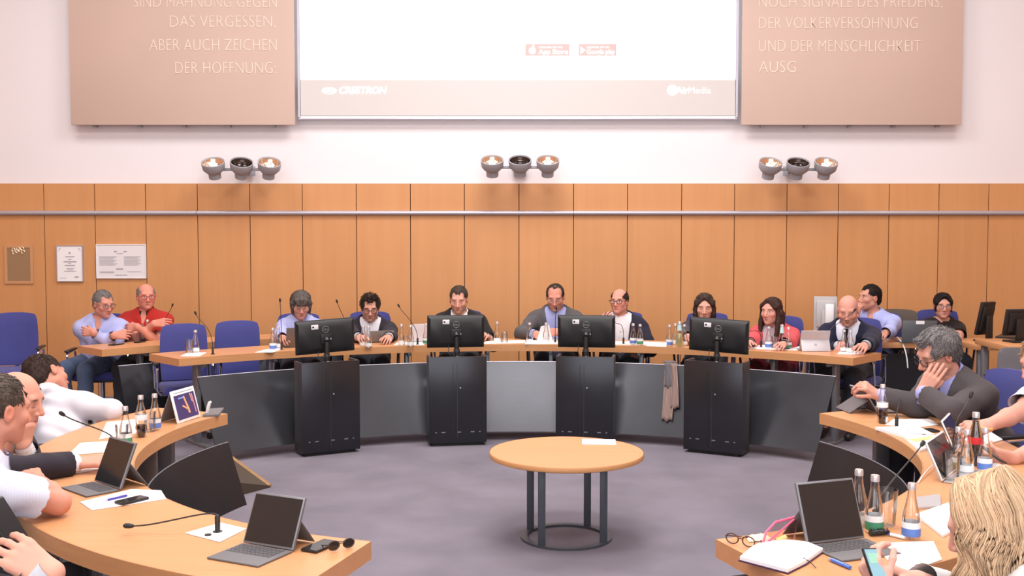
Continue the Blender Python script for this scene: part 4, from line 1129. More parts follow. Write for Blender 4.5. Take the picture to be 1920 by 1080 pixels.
    for sg in (-1, 1): blob((sg * 0.045, 0.07, -0.03), (0.034, 0.05, 0.03), warm, 0.4); blob((sg * 0.085, -0.012, -0.008), (0.02, 0.03, 0.04), warm, 0.7)
    blob((0, 0.112, -0.032), (0.02, 0.03, 0.026), warm, 0.55)
    if beard is not None:
        m_ = hd & (Hl[:, 2] < -0.048) & (Hl[:, 1] > 0.0) & ~((np.abs(Hl[:, 0]) < 0.012) & (Hl[:, 1] > 0.1) & (Hl[:, 2] > -0.05))
        a = (np.clip((-0.045 - Hl[:, 2]) / 0.02, 0, 1) * m_ * beard[3])[:, None]; col = col * (1 - a) + np.array(beard[:3]) * a
    for sg in (-1, 1):
        blob((sg * 0.031, 0.09, -0.001), (0.020, 0.03, 0.0125), sk * 0.66, 0.5)
        if not eyes_closed:
            blob((sg * 0.031, 0.09, -0.0015), (0.0155, 0.03, 0.0065), (0.62, 0.58, 0.56), 1.0, 0.3); blob((sg * 0.031, 0.09, -0.001), (0.0065, 0.03, 0.0068), (0.03, 0.025, 0.02), 1.0, 0.3)
        else: blob((sg * 0.031, 0.09, -0.009), (0.017, 0.03, 0.0035), sk * 0.3, 0.9)
        hc_ = np.array(hair_col) * 0.8 if hair else sk * 0.6
        blob((sg * 0.032, 0.088, 0.0225), (0.022, 0.03, 0.0062), hc_, 0.85)
    blob((0, 0.095, -0.066), (0.030, 0.03, 0.0075), lips, 0.7); blob((0, 0.095, -0.0775), (0.026, 0.03, 0.0075), lips, 0.7); blob((0, 0.1, -0.0715), (0.030, 0.03, 0.0034), np.array(lips) * 0.4, 0.95)
    P = thing('person', label, 'person', base, group=None)
    o = link('body', np_mesh('body', v, qd, base, col), P, SKIN)
    out = dict(root=P, base=base, C=C, HR=HR, T=T, N=N, r=r, fw=fw, u=u, arms=arms, hs=hs * s, pel=pel)
    TF = np.array([r, fw, u])
    # ---- clothes
    def cloth(name, prims, rs, mm, post=None, keep=None, amp=0.0028, seed=1, parent=P, sl=()):
        vv, qq = mesh_field(prims, rs, post=post, prims2=sl)
        if keep is not None: vv, qq = clip_faces(vv, qq, keep)
        if len(qq) == 0: return None
        vv = relax(vv, qq, 2, 0.5); n = vnormals(vv, qq); vv = vv + n * (folds(vv - base, amp, seed) + 0.0015)[:, None]
        return link(name, np_mesh(name, vv, qq, base), parent, mm)
    sd = sum(ord(c) for c in key)
    def sleeves(gap, frac, keys='RL', extra=0.0):
        L = []
        for k in keys:
            S_, Eb, Wp = arms[k]
            if frac >= 0.85:
                We = Eb + (Wp - Eb) * (frac - extra)
                L += grow([rc(S_, Eb, 0.058 * s, 0.044 * s, 0.03), rc(Eb, We, 0.044 * s, 0.034 * s, 0.03)], gap)
            else:
                Ee = S_ + (Eb - S_) * frac
                L += grow([rc(S_, Ee, 0.062 * s, 0.058 * s, 0.03)], gap + 0.004)
        return L
    def cut_ends(frac, keys='RL'):
        """keep test that opens each sleeve at its hem"""
        def kf(vv):
            ok = np.ones(len(vv), bool)
            for k in keys:
                S_, Eb, Wp = arms[k]
                if frac >= 0.85: pt = Eb + (Wp - Eb) * (frac - 0.02); dr = nrm(Wp - Eb); ok &= ~(((vv - pt) @ dr > 0) & (np.linalg.norm(vv - pt, axis=1) < 0.10))
                else: pt = S_ + (Eb - S_) * frac; dr = nrm(Eb - S_); ok &= ~(((vv - pt) @ dr > 0.02) & (np.linalg.norm(vv - pt, axis=1) < 0.115))
            return ok
        return kf
    def neck_open(F, X, Y, Z, rad=None, drop=0.0):
        """open the garment around the neck"""
        rad = rad or nr * 1.22
        c = N + fw * 0.012 - u * drop
        d = (X - c[0]) * u[0] + (Y - c[1]) * u[1] + (Z - c[2]) * u[2]
        px, py, pz = X - c[0] - u[0] * d, Y - c[1] - u[1] * d, Z - c[2] - u[2] * d
        cyl = np.sqrt(px ** 2 + py ** 2 + pz ** 2) - rad
        return np.maximum(F, -np.maximum(cyl, -0.03 - d))
    hem = lower if lower is not None else 0.0
    tp = torso
    def wedge_post(w0, depth, lap=0.0):
        def post(F, X, Y, Z):
            x = (X - N[0]) * r[0] + (Y - N[1]) * r[1] + (Z - N[2]) * r[2]; y = (X - N[0]) * fw[0] + (Y - N[1]) * fw[1] + (Z - N[2]) * fw[2]; z = (X - N[0]) * u[0] + (Y - N[1]) * u[1] + (Z - N[2]) * u[2]
            wz = np.clip(w0 * (1 + (z - 0.0) / (depth * s)), 0.006, w0 * 1.15)
            ax_ = np.abs(x)
            lapm = np.clip((wz + 0.055 - ax_) / 0.01, 0, 1) * np.clip((ax_ - wz + 0.01) / 0.01, 0, 1) * (y > 0) * (z > -depth * s) * np.clip((0.03 - z) / 0.03, 0, 1)
            F2 = F - lap * lapm
            return np.maximum(F2, -np.maximum(np.maximum((ax_ - wz) * 0.9, 0.012 - y), np.maximum(y - 0.165 * s * max(1.0, girth), -z - (depth * s if depth < 0.5 else 0.40))))
        return post
    if outfit in ('suit', 'blazer'):
        su = cloth('shirt', grow(tp[1:], 0.009), res, cloth_mat('shirt_' + key, under), sl=sleeves(0.004, 1.0), post=neck_open, keep=cut_ends(1.0), amp=0.0015, seed=sd)
        jk = cloth('jacket', grow(tp, 0.021), res * 0.92, sl=sleeves(0.017, 1.0, extra=0.09), mm=top_mat or cloth_mat('jacket_' + key, top), post=lambda F, X, Y, Z: neck_open(wedge_post(vw * s, vdepth, 0.006)(F, X, Y, Z), X, Y, Z, nr * 1.38), keep=cut_ends(0.93), amp=amp or 0.0036, seed=sd + 1)
        col_par, ccol = su, under
    else:
        w = wedge_post(0.030 * s, 0.085)
        pst = (lambda F, X, Y, Z: neck_open(F, X, Y, Z)) if outfit != 'scoop' else (lambda F, X, Y, Z: neck_open(F, X, Y, Z, nr * 1.75, 0.035))
        if outfit in ('shirt', 'polo', 'open'): pst = lambda F, X, Y, Z: neck_open(w(F, X, Y, Z), X, Y, Z)
        su = cloth('cardigan' if outfit == 'cardigan_inner' else ('top' if outfit == 'scoop' else 'shirt'), grow(tp, 0.014), res, top_mat or cloth_mat('shirt_' + key, top), sl=sleeves(0.011, sleeve), post=pst, keep=cut_ends(sleeve), amp=amp or 0.0042, seed=sd)
        col_par, ccol = su, top
    if collar_col is not None: ccol = collar_col
    def front(zt, x=0.0, g_=0.012):
        """front surface point of the chest at spine parameter zt (metres below the neck base)"""
        ts = np.linspace(0.0, 0.30, 241); b0 = N - u * zt + r * x
        Pp = b0 + fw * ts[:, None]; F = pts_eval(grow(tp, g_), Pp); ins = np.where(F < 0)[0]
        return b0 + fw * (ts[ins[-1]] if len(ins) else 0.06)
    out['front'] = front
    if collar and outfit in ('suit', 'blazer', 'shirt', 'polo', 'open'):
        vs, fs = [], []; n_ = 28; gapA = 0.30 if outfit != 'suit' or tie is None else 0.12
        for i in range(n_ + 1):
            a = gapA + (2 * math.pi - 2 * gapA) * i / n_
            ca, sa = math.cos(a), math.sin(a); frt = max(0, ca) ** 2; hz = 0.072 * s - 0.052 * s * (0.5 + 0.5 * ca)
            c0 = N + fw * 0.010 + u * hz
            rad = nr * 1.22; dirv = fw * ca * 1.08 + r * sa
            tip = frt * frt * 0.030 * s
            for rr_, dz_ in ((rad, -0.022 * s), (rad - 0.002, 0.018 * s), (rad + 0.004, 0.021 * s), (rad + 0.017 + tip * 0.55, -0.020 * s - tip * 1.4), (rad + 0.013 + tip * 0.5, -0.024 * s - tip * 1.4)):
                vs.append(tuple(c0 + dirv * rr_ + u * dz_ - base))
        for i in range(n_):
            for k in range(4): fs.append((i * 5 + k, i * 5 + k + 1, i * 5 + 6 + k, i * 5 + 5 + k))
        m = MB(); m.add(vs, fs); cm = cloth_mat('collar_' + key, ccol); m.build('collar', cm, col_par, 50)
    if collar and outfit in ('shirt', 'polo', 'blazer', 'open'):
        m = MB(); 
        for zt in (0.10, 0.18, 0.26):
            pt = front(zt, 0, 0.0145 if outfit != 'blazer' else 0.0095) - base; m.tube([pt, pt + fw * 0.003], 0.0055, 8)
        m.build('button', mat('button_dark', (0.08, 0.07, 0.08), 0.4), col_par)['kind'] = 'stuff'
    if tie is not None:
        pts = [front(z, 0, 0.016) for z in (-0.012, 0.035, 0.09, 0.14, 0.20, 0.27, 0.33)]
        vs, fs = tube_strip([p - base for p in pts], [0.020, 0.013, 0.022, 0.026, 0.030, 0.034, 0.036], fw, 0.006)
        m = MB(); m.add(vs, fs); kn_ = pts[0] - base; m.add(*tube_strip([kn_ + u * 0.018 * s, kn_ - u * 0.022 * s], [0.021, 0.013], fw, 0.014)); m.build('tie', cloth_mat('tie_' + key, tie, 0.5), P, 40)
    if collar and (outfit == 'suit' or outfit == 'blazer'):
        for k in 'RL':
            m = MB(); S_, Eb, Wp = arms[k]; dr = nrm(Wp - Eb); a_ = Eb + (Wp - Eb) * 0.93
            m.tube([a_ - base, a_ + dr * 0.024 - base], [0.0385 * s, 0.037 * s], 16, cap=False)
            m.tube([a_ + dr * 0.024 - base, a_ - base], [0.033 * s, 0.034 * s], 16, cap=False)
            m.build('cuff', cloth_mat('shirt_' + key, under), su)
    if legs:
        cloth('trousers', grow(legP, 0.014) + grow(tp[:1], 0.014), res * 1.35, cloth_mat('trousers_' + key, legs_col), keep=lambda vv: vv[:, 2] > 0.09, amp=0.003, seed=sd + 3)
        for sp in shoeP:
            vv, qq = mesh_field(sp, 0.011); vv[:, 2] = np.maximum(vv[:, 2], 0.001); link('shoe', np_mesh('shoe', vv, qq, base), P, mat('shoe_leather', (0.015, 0.013, 0.012), 0.4))
    # ---- hair
    if hair and hair != 'custom':
        Pp = hair_prims(hair, T, HR, hs * s, C, sx, sd)
        vv, qq = mesh_field(Pp, hres * 1.1)
        if len(qq):
            if hair in ('short', 'balding', 'bald_ring', 'spiky', 'grey_full'): 
                ok = pts_eval(HP, vv) > -0.006; vv, qq = clip_faces(vv, qq, lambda _: ok)
            n = vnormals(vv, qq); L_ = (vv - C) @ HR.T
            ang = np.arctan2(L_[:, 0], L_[:, 2] + 0.02); st_ = np.sin(ang * 46 + 3 * np.sin(L_[:, 1] * 60)) * 0.5 + np.sin(ang * 91 + 5 * np.sin(L_[:, 1] * 40 + 1)) * 0.5
            vv = vv + n * (st_ * 0.0016)[:, None]
            rnd_ = 0.5 + 0.5 * np.sin(ang * 33 + L_[:, 1] * 30)
            hc = np.array(hair_col)[None] * (0.82 + 0.36 * (0.5 * rnd_ + 0.25 * (st_ + 1)))[:, None]
            ho = link('hair', np_mesh('hair', vv, qq, base, hc), P, HAIRM)
            tufts(ho, vv, n, L_, HR, C, hair, np.array(hair_col), base, sd, hs * s, HP)
    # ---- spectacles
    if glasses:
        gc, gw = glasses; m = MB(); lens = MB(); k_ = hs * s
        for sg in (-1, 1):
            ring = [np.array(T(sg * 0.0335 / sx + 0.0245 * math.copysign(abs(math.cos(a)) ** 0.75, math.cos(a)) / sx, 0.105 - 0.006 * abs(math.cos(a)) * (1 if math.cos(a) * sg > 0 else 0), -0.002 + 0.0185 * math.copysign(abs(math.sin(a)) ** 0.8, math.sin(a)))) - base for a in np.linspace(0, 2 * math.pi, 21)]
            m.tube(ring, gw, 6, cap=False)
            m.tube([T(sg * 0.058 / sx, 0.098, 0.004) - base, T(sg * 0.078 / sx, 0.085, 0.006) - base, T(sg * 0.086 / sx, -0.005, 0.010) - base, T(sg * 0.085 / sx, -0.03, -0.005) - base], gw, 6)
            lens.add([tuple(p) for p in ring[:-1]], [tuple(range(20))])
        m.tube([T(-0.010 / sx, 0.106, 0.003) - base, T(0, 0.109, 0.006) - base, T(0.010 / sx, 0.106, 0.003) - base], gw, 6)
        go = m.build('glasses', mat('frame_' + key, gc, 0.3), P); lens.build('lenses', GLASSM, go)
    PEOPLE[key] = out
    return out

# ------------------------------------------------------------------ who sits where
A = lambda v: np.array(v, float)
UP = V(0, 0, 1)
SK1, SK2, SK3 = (0.60, 0.335, 0.255), (0.63, 0.31, 0.235), (0.64, 0.385, 0.30)
LBLUE = (0.40, 0.43, 0.72)
person('p01', 'man in a light blue shirt with crossed arms, short grey hair and glasses', PD(194, 570, 9.78), hyaw=52, hpitch=10, byaw=8, lean=6, girth=1.12, skin=SK2, hair='short', hair_col=(0.187, 0.170, 0.162),
       top=LBLUE, legs_col=(0.06, 0.085, 0.15), glasses=((0.10, 0.07, 0.07), 0.0020), hands={'R': A(PD(214, 629, 9.55)), 'L': A(PD(176, 624, 9.50))}, poles={'R': V(-0.55, 0.1, -1), 'L': V(0.55, 0.1, -1)},
       hand_kw={'R': dict(d=V(1, 0.35, 0.05), n=V(0, -1, 0.3)), 'L': dict(d=V(-1, 0.15, 0.12), n=V(0, -1, 0.2))}, knee_yaw=-12)
person('p02', 'man in a red polo shirt with crossed bare forearms and red glasses', PD(274, 556, 10.02), hyaw=28, hpitch=0, byaw=4, lean=-4, girth=1.22, skin=(0.66, 0.30, 0.225), hair='bald_ring', hair_col=(0.255, 0.187, 0.162),
       outfit='polo', top=(0.40, 0.022, 0.016), collar_col=(0.02, 0.015, 0.015), sleeve=0.62, glasses=((0.35, 0.02, 0.03), 0.0024), hands={'R': A(PD(288, 607, 9.80)), 'L': A(PD(258, 613, 9.76))}, poles={'R': V(-0.6, 0.1, -1), 'L': V(0.6, 0.1, -1)},
       hand_kw={'R': dict(d=V(1, -0.05, 0.12), n=V(0, -1, 0.5)), 'L': dict(d=V(-1, 0.2, -0.1), n=V(0, -1, 0.3))}, jaw=1.1)
person('p03', 'woman with a grey bob haircut and glasses in a light blue shirt', PD(564, 572, 9.75), hyaw=16, hpitch=16, byaw=14, lean=10, female=True, skin=(0.58, 0.31, 0.23), hair='bob', hair_col=(0.085, 0.070, 0.062), top=LBLUE,
       glasses=((0.30, 0.22, 0.20), 0.0015), hands={'R': A(PH(530, 650, 0.79)), 'L': A(PH(560, 646, 0.79))}, eyes_closed=True)
person('p04', 'man with tousled brown hair and black glasses in a dark navy blazer', PD(694, 577, 9.98), hyaw=8, hpitch=14, byaw=8, lean=10, skin=SK1, hair='spiky', hair_col=(0.033, 0.020, 0.014), outfit='blazer', top=(0.020, 0.017, 0.026), under=(0.68, 0.66, 0.72), vw=0.085,
       glasses=((0.02, 0.015, 0.015), 0.0025), beard=(0.30, 0.20, 0.16, 0.35), hands={'R': A(PH(688, 645, 0.79)), 'L': A(PH(728, 640, 0.79))}, eyes_closed=True, nose=1.04)
person('p05', 'man in a black suit and dark tie reading behind a monitor', PD(860, 562, 10.15), hyaw=-3, hpitch=12, byaw=-2, lean=12, s=1.04, skin=(0.62, 0.36, 0.28), hair='short', hair_col=(0.065, 0.047, 0.036), outfit='suit', top=(0.016, 0.015, 0.016), tie=(0.012, 0.012, 0.02),
       beard=(0.36, 0.21, 0.15, 0.6), hands={'R': A(PH(822, 645, 0.79)), 'L': A(PD(914, 632, 9.85))}, poles={'L': V(0.45, 0.5, -0.8), 'R': V(-0.5, 0.3, -0.8)}, hand_kw={'L': dict(curl=(45, 45, 45, 45))}, eyes_closed=True)
person('p06', 'heavyset man in a grey blazer and blue shirt looking down at papers', PD(1041, 557, 10.15), hyaw=-6, hpitch=18, byaw=-4, lean=8, s=1.06, hs=0.97, girth=1.18, skin=SK2, hair='balding', hair_col=(0.042, 0.027, 0.021), outfit='blazer', top=(0.088, 0.080, 0.086), under=(0.34, 0.38, 0.68), vw=0.085, vdepth=0.6,
       glasses=((0.25, 0.2, 0.2), 0.0014), beard=(0.42, 0.27, 0.23, 0.5), hands={'R': A(PD(1004, 626, 9.8)), 'L': A(PD(1046, 622, 9.8))}, poles={'R': V(-1, 0.1, -0.5), 'L': V(1, 0.1, -0.5)}, hand_kw={'R': dict(d=V(0.5, -0.5, -0.3), n=V(-0.3, -0.8, 0.5), curl=(40, 40, 45, 50)), 'L': dict(d=V(-0.6, -0.5, 0), n=V(0.3, -0.8, 0.5), curl=(40, 40, 45, 50))}, eyes_closed=True)
person('p07', 'bald man with dark glasses speaking, in a navy blazer over open white shirt', PD(1161, 565, 10.05), hyaw=-24, hpitch=-2, byaw=-6, lean=2, girth=1.08, skin=(0.66, 0.33, 0.26), hair='bald_ring', hair_col=(0.036, 0.021, 0.017), outfit='blazer', top=(0.018, 0.017, 0.032), under=(0.74, 0.71, 0.76), vw=0.098, vdepth=0.62, hs=0.98, jaw=1.06,
       glasses=((0.03, 0.02, 0.02), 0.0028), hands={'R': A(PD(1131, 613, 9.70)), 'L': A(PD(1189, 665, 9.75))}, poles={'R': V(-0.8, 0, -0.9), 'L': V(0.9, 0.3, -0.4)}, hand_kw={'R': dict(d=V(0.35, -0.35, 0.75), n=V(-0.2, -0.9, 0.4), curl=(35, 45, 55, 60), thumb=45), 'L': dict(d=V(0, -0.35, -0.9), n=V(0, -0.9, 0.4), spread=9, curl=(12, 12, 14, 16))})
person('p08', 'woman with shoulder-length dark hair in a dark grey top', PD(1321, 575, 9.86), hyaw=-10, hpitch=10, byaw=-16, lean=9, female=True, skin=SK3, hair='shoulder', hair_col=(0.045, 0.025, 0.019), outfit='scoop', top=(0.048, 0.046, 0.060),
       hands={'R': A(PH(1290, 655, 0.79)), 'L': A(PH(1345, 655, 0.79))}, eyes_closed=True)
person('p09', 'woman with long brown hair and round earrings in a coral cardigan', PD(1446, 583, 9.55), hyaw=-42, hpitch=2, byaw=-30, lean=6, female=True, girth=1.12, skin=(0.63, 0.35, 0.28), hair='long', hair_col=(0.042, 0.018, 0.013), outfit='blazer', collar=False, top=(0.66, 0.082, 0.098), under=(0.46, 0.36, 0.40), vw=0.10, vdepth=1.2,
       hands={'R': A(PH(1402, 646, 0.79)), 'L': A(PH(1462, 652, 0.79))}, legs_col=(0.16, 0.01, 0.02), hand_kw={'R': dict(curl=(15, 18, 20, 22))})
person('p10', 'bald man in a navy suit and dark tie bending over his tablet', PD(1590, 582, 9.25), hyaw=-22, hpitch=18, byaw=-30, lean=12, s=1.06, hs=1.0, girth=1.05, skin=(0.66, 0.36, 0.29), hair=None, outfit='suit', top=(0.013, 0.014, 0.036), tie=(0.010, 0.010, 0.02), under=(0.66, 0.68, 0.78),
       beard=(0.40, 0.24, 0.17, 0.5), hands={'R': A(PD(1577, 646, 8.98)), 'L': A(PH(1610, 664, 0.79))}, hand_kw={'R': dict(d=V(-0.5, -0.7, -0.35), curl=(45, 50, 50, 50))}, eyes_closed=True, vw=0.085)
person('p11', 'man in profile with dark hair, light blue shirt and hand on chin', PD(1630, 558, 10.05), hyaw=-72, hpitch=-2, byaw=-35, lean=4, skin=(0.60, 0.33, 0.25), hair='short', hair_col=(0.013, 0.009, 0.008), top=(0.38, 0.42, 0.74), hands={'R': A(PD(1606, 592, 9.88)), 'L': A(PH(1640, 648, 0.79))},
       poles={'R': V(-0.5, -0.3, -1)}, hand_kw={'R': dict(d=V(0.15, 0.0, 1), n=V(-0.9, -0.4, 0), curl=(50, 60, 65, 70))})
person('p12', 'woman with dark pinned-up hair and glasses in a black lace top', PD(1768, 573, 10.35), hyaw=-12, hpitch=2, byaw=-8, lean=0, female=True, girth=1.08, skin=(0.64, 0.36, 0.28), hair='updo', hair_col=(0.008, 0.005, 0.007), outfit='scoop', sleeve=0.5, top=(0.020, 0.014, 0.014),
       glasses=((0.12, 0.07, 0.07), 0.0018), hands={'R': A(PH(1735, 640, 0.80)), 'L': A(PD(1786, 632, 9.95))})
# left inner desk
person('p13', 'man in a white shirt leaning far back, head turned to the wood wall', PD(88, 706, 5.98), hyaw=150, hpitch=10, hroll=38, byaw=146, lean=12, sideways=-0.62, s=1.06, girth=1.12, skin=(0.60, 0.30, 0.22), hair='short', hair_col=(0.036, 0.018, 0.013), outfit='shirt', top=(0.62, 0.585, 0.63), sleeve=1.0,
       elbows={'R': A(PD(204, 772, 5.70))}, hands={'R': A(PD(186, 812, 5.75)), 'L': A(PD(150, 830, 6.1))}, res=0.009, amp=0.0075, legs_col=(0.20, 0.165, 0.15))
person('p14', 'balding man in a dark suit resting his mouth on his hand', PD(36, 750, 4.55), hyaw=84, hpitch=12, byaw=92, lean=20, skin=(0.64, 0.345, 0.255), hair='bald_ring', hair_col=(0.027, 0.018, 0.014), outfit='suit', top=(0.024, 0.020, 0.028), under=(0.72, 0.70, 0.74), tie=(0.02, 0.02, 0.05), res=0.008, hres=0.0036,
       hands={'R': A(PH(152, 868, 0.79)), 'L': A(PD(44, 836, 4.50))}, elbows={'R': A(PH(60, 905, 0.80)), 'L': A(PD(70, 902, 4.62))}, hand_kw={'R': dict(d=V(1, 0.15, 0.12), n=V(0, -0.35, 1), curl=(30, 35, 38, 40), thumb=50), 'L': dict(d=V(0.25, -0.05, 1), n=V(0.9, -0.4, 0), curl=(60, 65, 70, 70), thumb=20)}, eyes_closed=True)
person('p15', 'short-haired man in a pale checked short-sleeved shirt, elbow on desk', PD(0, 768, 3.72), hyaw=146, hpitch=8, byaw=112, lean=20, s=1.0, girth=1.15, skin=(0.62, 0.32, 0.235), hair='short', hair_col=(0.085, 0.062, 0.050), outfit='shirt', sleeve=0.72, amp=0.006, top=(0.66, 0.68, 0.80), res=0.008, hres=0.0036,
       top_mat=cloth_mat('checked_shirt', (0.60, 0.62, 0.72), check=((0.53, 0.56, 0.70), 45)), collar_col=(0.52, 0.56, 0.78), legs_col=(0.030, 0.026, 0.032), elbows={'R': A(PH(118, 944, 0.795))}, hands={'R': A(PD(52, 884, 4.0)), 'L': A(PD(60, 985, 3.95))}, poles={'L': V(-0.5, 0.6, -0.7)},
       knee_yaw=86)
person('p16', 'person at the desk corner holding a phone up, dark sleeve', PD(-150, 905, 2.42), hyaw=95, hpitch=14, byaw=98, lean=22, skin=(0.66, 0.37, 0.28), hair='short', hair_col=(0.030, 0.021, 0.018), outfit='blazer', top=(0.022, 0.019, 0.022), under=(0.5, 0.5, 0.55), res=0.009, hres=0.0034,
       elbows={'R': A(PD(118, 1330, 2.20))}, hands={'R': A(PD(94, 1080, 2.26)), 'L': A(PD(-60, 1250, 2.5))}, hand_kw={'R': dict(d=V(-0.80, 0.10, 0.50), n=V(0.40, -0.70, 0.58), curl=(26, 26, 24, 22), spread=7, thumb=45)}, jsl=0.9)
# right inner desk
person('p17', 'grey-haired man in a grey suit leaning his cheek on his hand', PD(1757, 664, 5.78), hyaw=-80, hpitch=22, hroll=4, byaw=-72, lean=24, s=1.05, skin=(0.62, 0.345, 0.265), hair='grey_full', hair_col=(0.170, 0.157, 0.157), outfit='suit', top=(0.066, 0.056, 0.060), under=(0.34, 0.36, 0.70), tie=(0.16, 0.19, 0.34), res=0.0085, hres=0.0036,
       glasses=((0.02, 0.02, 0.02), 0.0022), elbows={'L': A(PH(1752, 792, 0.80)), 'R': A(PH(1716, 768, 0.80))}, hands={'L': A(PD(1729, 736, 5.60)), 'R': A(PD(1648, 742, 5.80))}, hand_kw={'L': dict(d=V(0.50, -0.02, 0.80), n=V(-0.35, -0.95, 0.1), curl=(10, 10, 12, 14), spread=3, thumb=30), 'R': dict(d=V(-0.75, -0.05, 0.55), n=V(0.3, -0.5, 0.85), curl=(50, 50, 50, 50), thumb=30)}, eyes_closed=True, beard=(0.42, 0.27, 0.24, 0.35))
person('p18', 'person with ginger hair in a white short-sleeved shirt holding a phone', PD(1956, 680, 5.05), hyaw=-78, hpitch=16, byaw=-80, lean=18, s=1.02, girth=1.1, skin=(0.66, 0.37, 0.29), hair='grey_full', hair_col=(0.357, 0.212, 0.111), outfit='shirt', top=(0.70, 0.64, 0.70), sleeve=0.66, amp=0.006, res=0.0085, hres=0.0036,
       elbows={'R': A(PD(1915, 772, 5.05)), 'L': A(PD(1944, 850, 4.68))}, hands={'R': A(PD(1852, 798, 4.92)), 'L': A(PD(1882, 868, 4.52))}, hand_kw={'R': dict(d=V(-0.9, 0, -0.1), n=V(0, -0.6, 0.8), curl=(40, 40, 40, 45)), 'L': dict(d=V(-0.85, -0.1, 0.1), n=V(0, -0.75, -0.5), curl=(35, 40, 45, 50), flip=-1)})
P19 = person('p19', 'blonde woman in a white top looking down at her phone', PD(1852, 984, 2.78), hyaw=-128, hpitch=24, byaw=-122, lean=24, female=True, skin=(0.68, 0.42, 0.34), hair='custom', outfit='scoop', top=(0.66, 0.66, 0.66), sleeve=1.0, res=0.008, hres=0.0036,
       elbows={'L': A(PD(1760, 1190, 2.55)), 'R': A(PD(1800, 1120, 2.9))}, hands={'L': A(PD(1655, 1118, 2.62)), 'R': A(PD(1722, 1088, 2.82))}, hand_kw={'L': dict(d=V(-0.25, 0.45, 0.8), n=V(-0.75, -0.3, 0.1), curl=(40, 45, 50, 50)), 'R': dict(d=V(-0.9, 0.1, 0.35), n=V(0.2, 0.3, 0.9), curl=(55, 60, 65, 65), thumb=30)})
def blonde_hair(o, seed=5):
    C, HR, T, k, base = o['C'], o['HR'], o['T'], o['hs'], o['base']; r = np.random.RandomState(seed)
    Pp = hair_prims('long', T, HR, k, C, 1.0)
    Pp = [p for p in Pp if p.kind == 'el'][:2]; Pp[0].r = Pp[0].r - 0.004; Pp[1].r = Pp[1].r - 0.020
    Pp += [rc(T(sg * 0.07, yy, 0.0), T(sg * 0.075, yy, -0.03) - UP * 0.13, 0.014, 0.008, 0.03) for sg in (-1, 1) for yy in (-0.05, 0.0)] + [rc(T(sg * 0.03, -0.07, -0.02), T(sg * 0.03, -0.065, -0.05) - UP * 0.11, 0.014, 0.008, 0.03) for sg in (-1, 1)]
    Pp.append(el(T(0, 0.13, -0.03), V(0.062, 0.09, 0.118) * k, HR, 0.01, True))
    vv, qq = mesh_field(Pp, 0.006); c0 = np.array((0.58, 0.395, 0.245))
    ho = link('hair', np_mesh('hair', vv, qq, base, np.tile(c0, (len(vv), 1))), o['root'], HAIRM)
    paths, rads, cols = [], [], []
    for i in range(2400):
        sg = 1 if r.rand() < 0.5 else -1
        y0 = r.uniform(-0.075, 0.06)
        al = D2(r.uniform(-94, 42)) if r.rand() < 0.6 else D2(r.uniform(-94, -50))           # direction away from the parting; +90 is the face
        lift = r.uniform(0.98, 1.09); L = r.uniform(0.10, 0.21); ph = 3.0 * math.sin(al * 2.2) + 1.3 * sg + r.uniform(-0.5, 0.5); wl = r.uniform(0.15, 0.17)
        pts = []
        for j in range(8):
            f = j / 7 * D2(98)
            root_fade = 1 - math.sin(f)
            x = sg * (0.088 * math.sin(f) * math.cos(al)); y = -0.022 + 0.106 * math.sin(f) * math.sin(al) + y0 * root_fade * 0.9; z = 0.036 + 0.092 * math.cos(f)
            pts.append(np.array(T(x * lift, (y + 0.022) * lift - 0.022, (z - 0.036) * lift + 0.036)))
        end = pts[-1]; outw = nrm(V(*(end - C)[:2], 0))
        side = np.cross(outw, UP)
        for j in range(1, 10):
            t = j / 9 * L; wv = math.sin(2 * math.pi * t / wl + ph) * 0.014 * min(1, j / 4)
            pts.append(end - UP * t + outw * (0.012 * min(1, j / 4) + wv * 0.6 - 0.012 * (t / L) ** 2) + side * wv)
        paths.append(pts); rads.append(r.uniform(0.0014, 0.0034)); b = r.uniform(0.72, 1.25); cols.append(c0 * b + np.array((0.05, 0.04, 0.03)) * (b > 1.05))
    so = link('strands', strands_mesh(paths, rads, cols, base), ho, HAIRM); so['kind'] = 'stuff'
blonde_hair(P19)
# chairs under everyone
seat_of = [('p01', 8, 'blue', 'blue chair of the crossed-arm man in the light blue shirt'), ('p02', 4, 'blue', 'blue chair under the man in the red polo'), ('p03', 14, 'blue', 'blue chair under the woman with the grey bob'),
    ('p04', 8, 'blue', 'blue chair under the man with tousled hair'), ('p05', -2, 'blue', 'blue chair under the man in the black suit'), ('p06', -4, 'blue', 'blue chair under the man in the grey blazer'),
    ('p07', -12, 'blue', 'blue chair behind the bald speaking man with dark glasses'), ('p08', -16, 'blue', 'blue chair under the woman in the dark grey top'), ('p09', -30, 'blue', 'blue chair behind the woman in the coral cardigan'),
    ('p10', -38, 'blue', 'blue chair behind the bald man in the navy suit'), ('p11', -35, 'blue', 'blue chair under the man in profile with hand on chin'), ('p12', -10, 'blue', 'blue chair behind the woman in the black lace top'),
    ('p13', 105, 'purple', 'dark purple chair of the man leaning far back'), ('p14', 92, 'purple', 'dark chair of the balding man in the dark suit'), ('p15', 96, 'purple', 'dark chair of the man in the checked shirt'), ('p16', 98, 'purple', 'dark chair of the phone holder at the desk corner'),
    ('p17', -72, 'blue', 'blue chair of the grey-haired man in the suit'), ('p18', -68, 'blue', 'blue chair behind the ginger-haired person in the white shirt'), ('p19', -122, 'blue', 'blue chair of the blonde woman in the white top')]
for key, face, kind, lab in seat_of:
    b_ = PEOPLE[key]['base']; fv = yaw_vec(face)
    off = 0.02
    chair(b_[0] + fv[0] * off, b_[1] + fv[1] * off, D2(face), lab, kind)
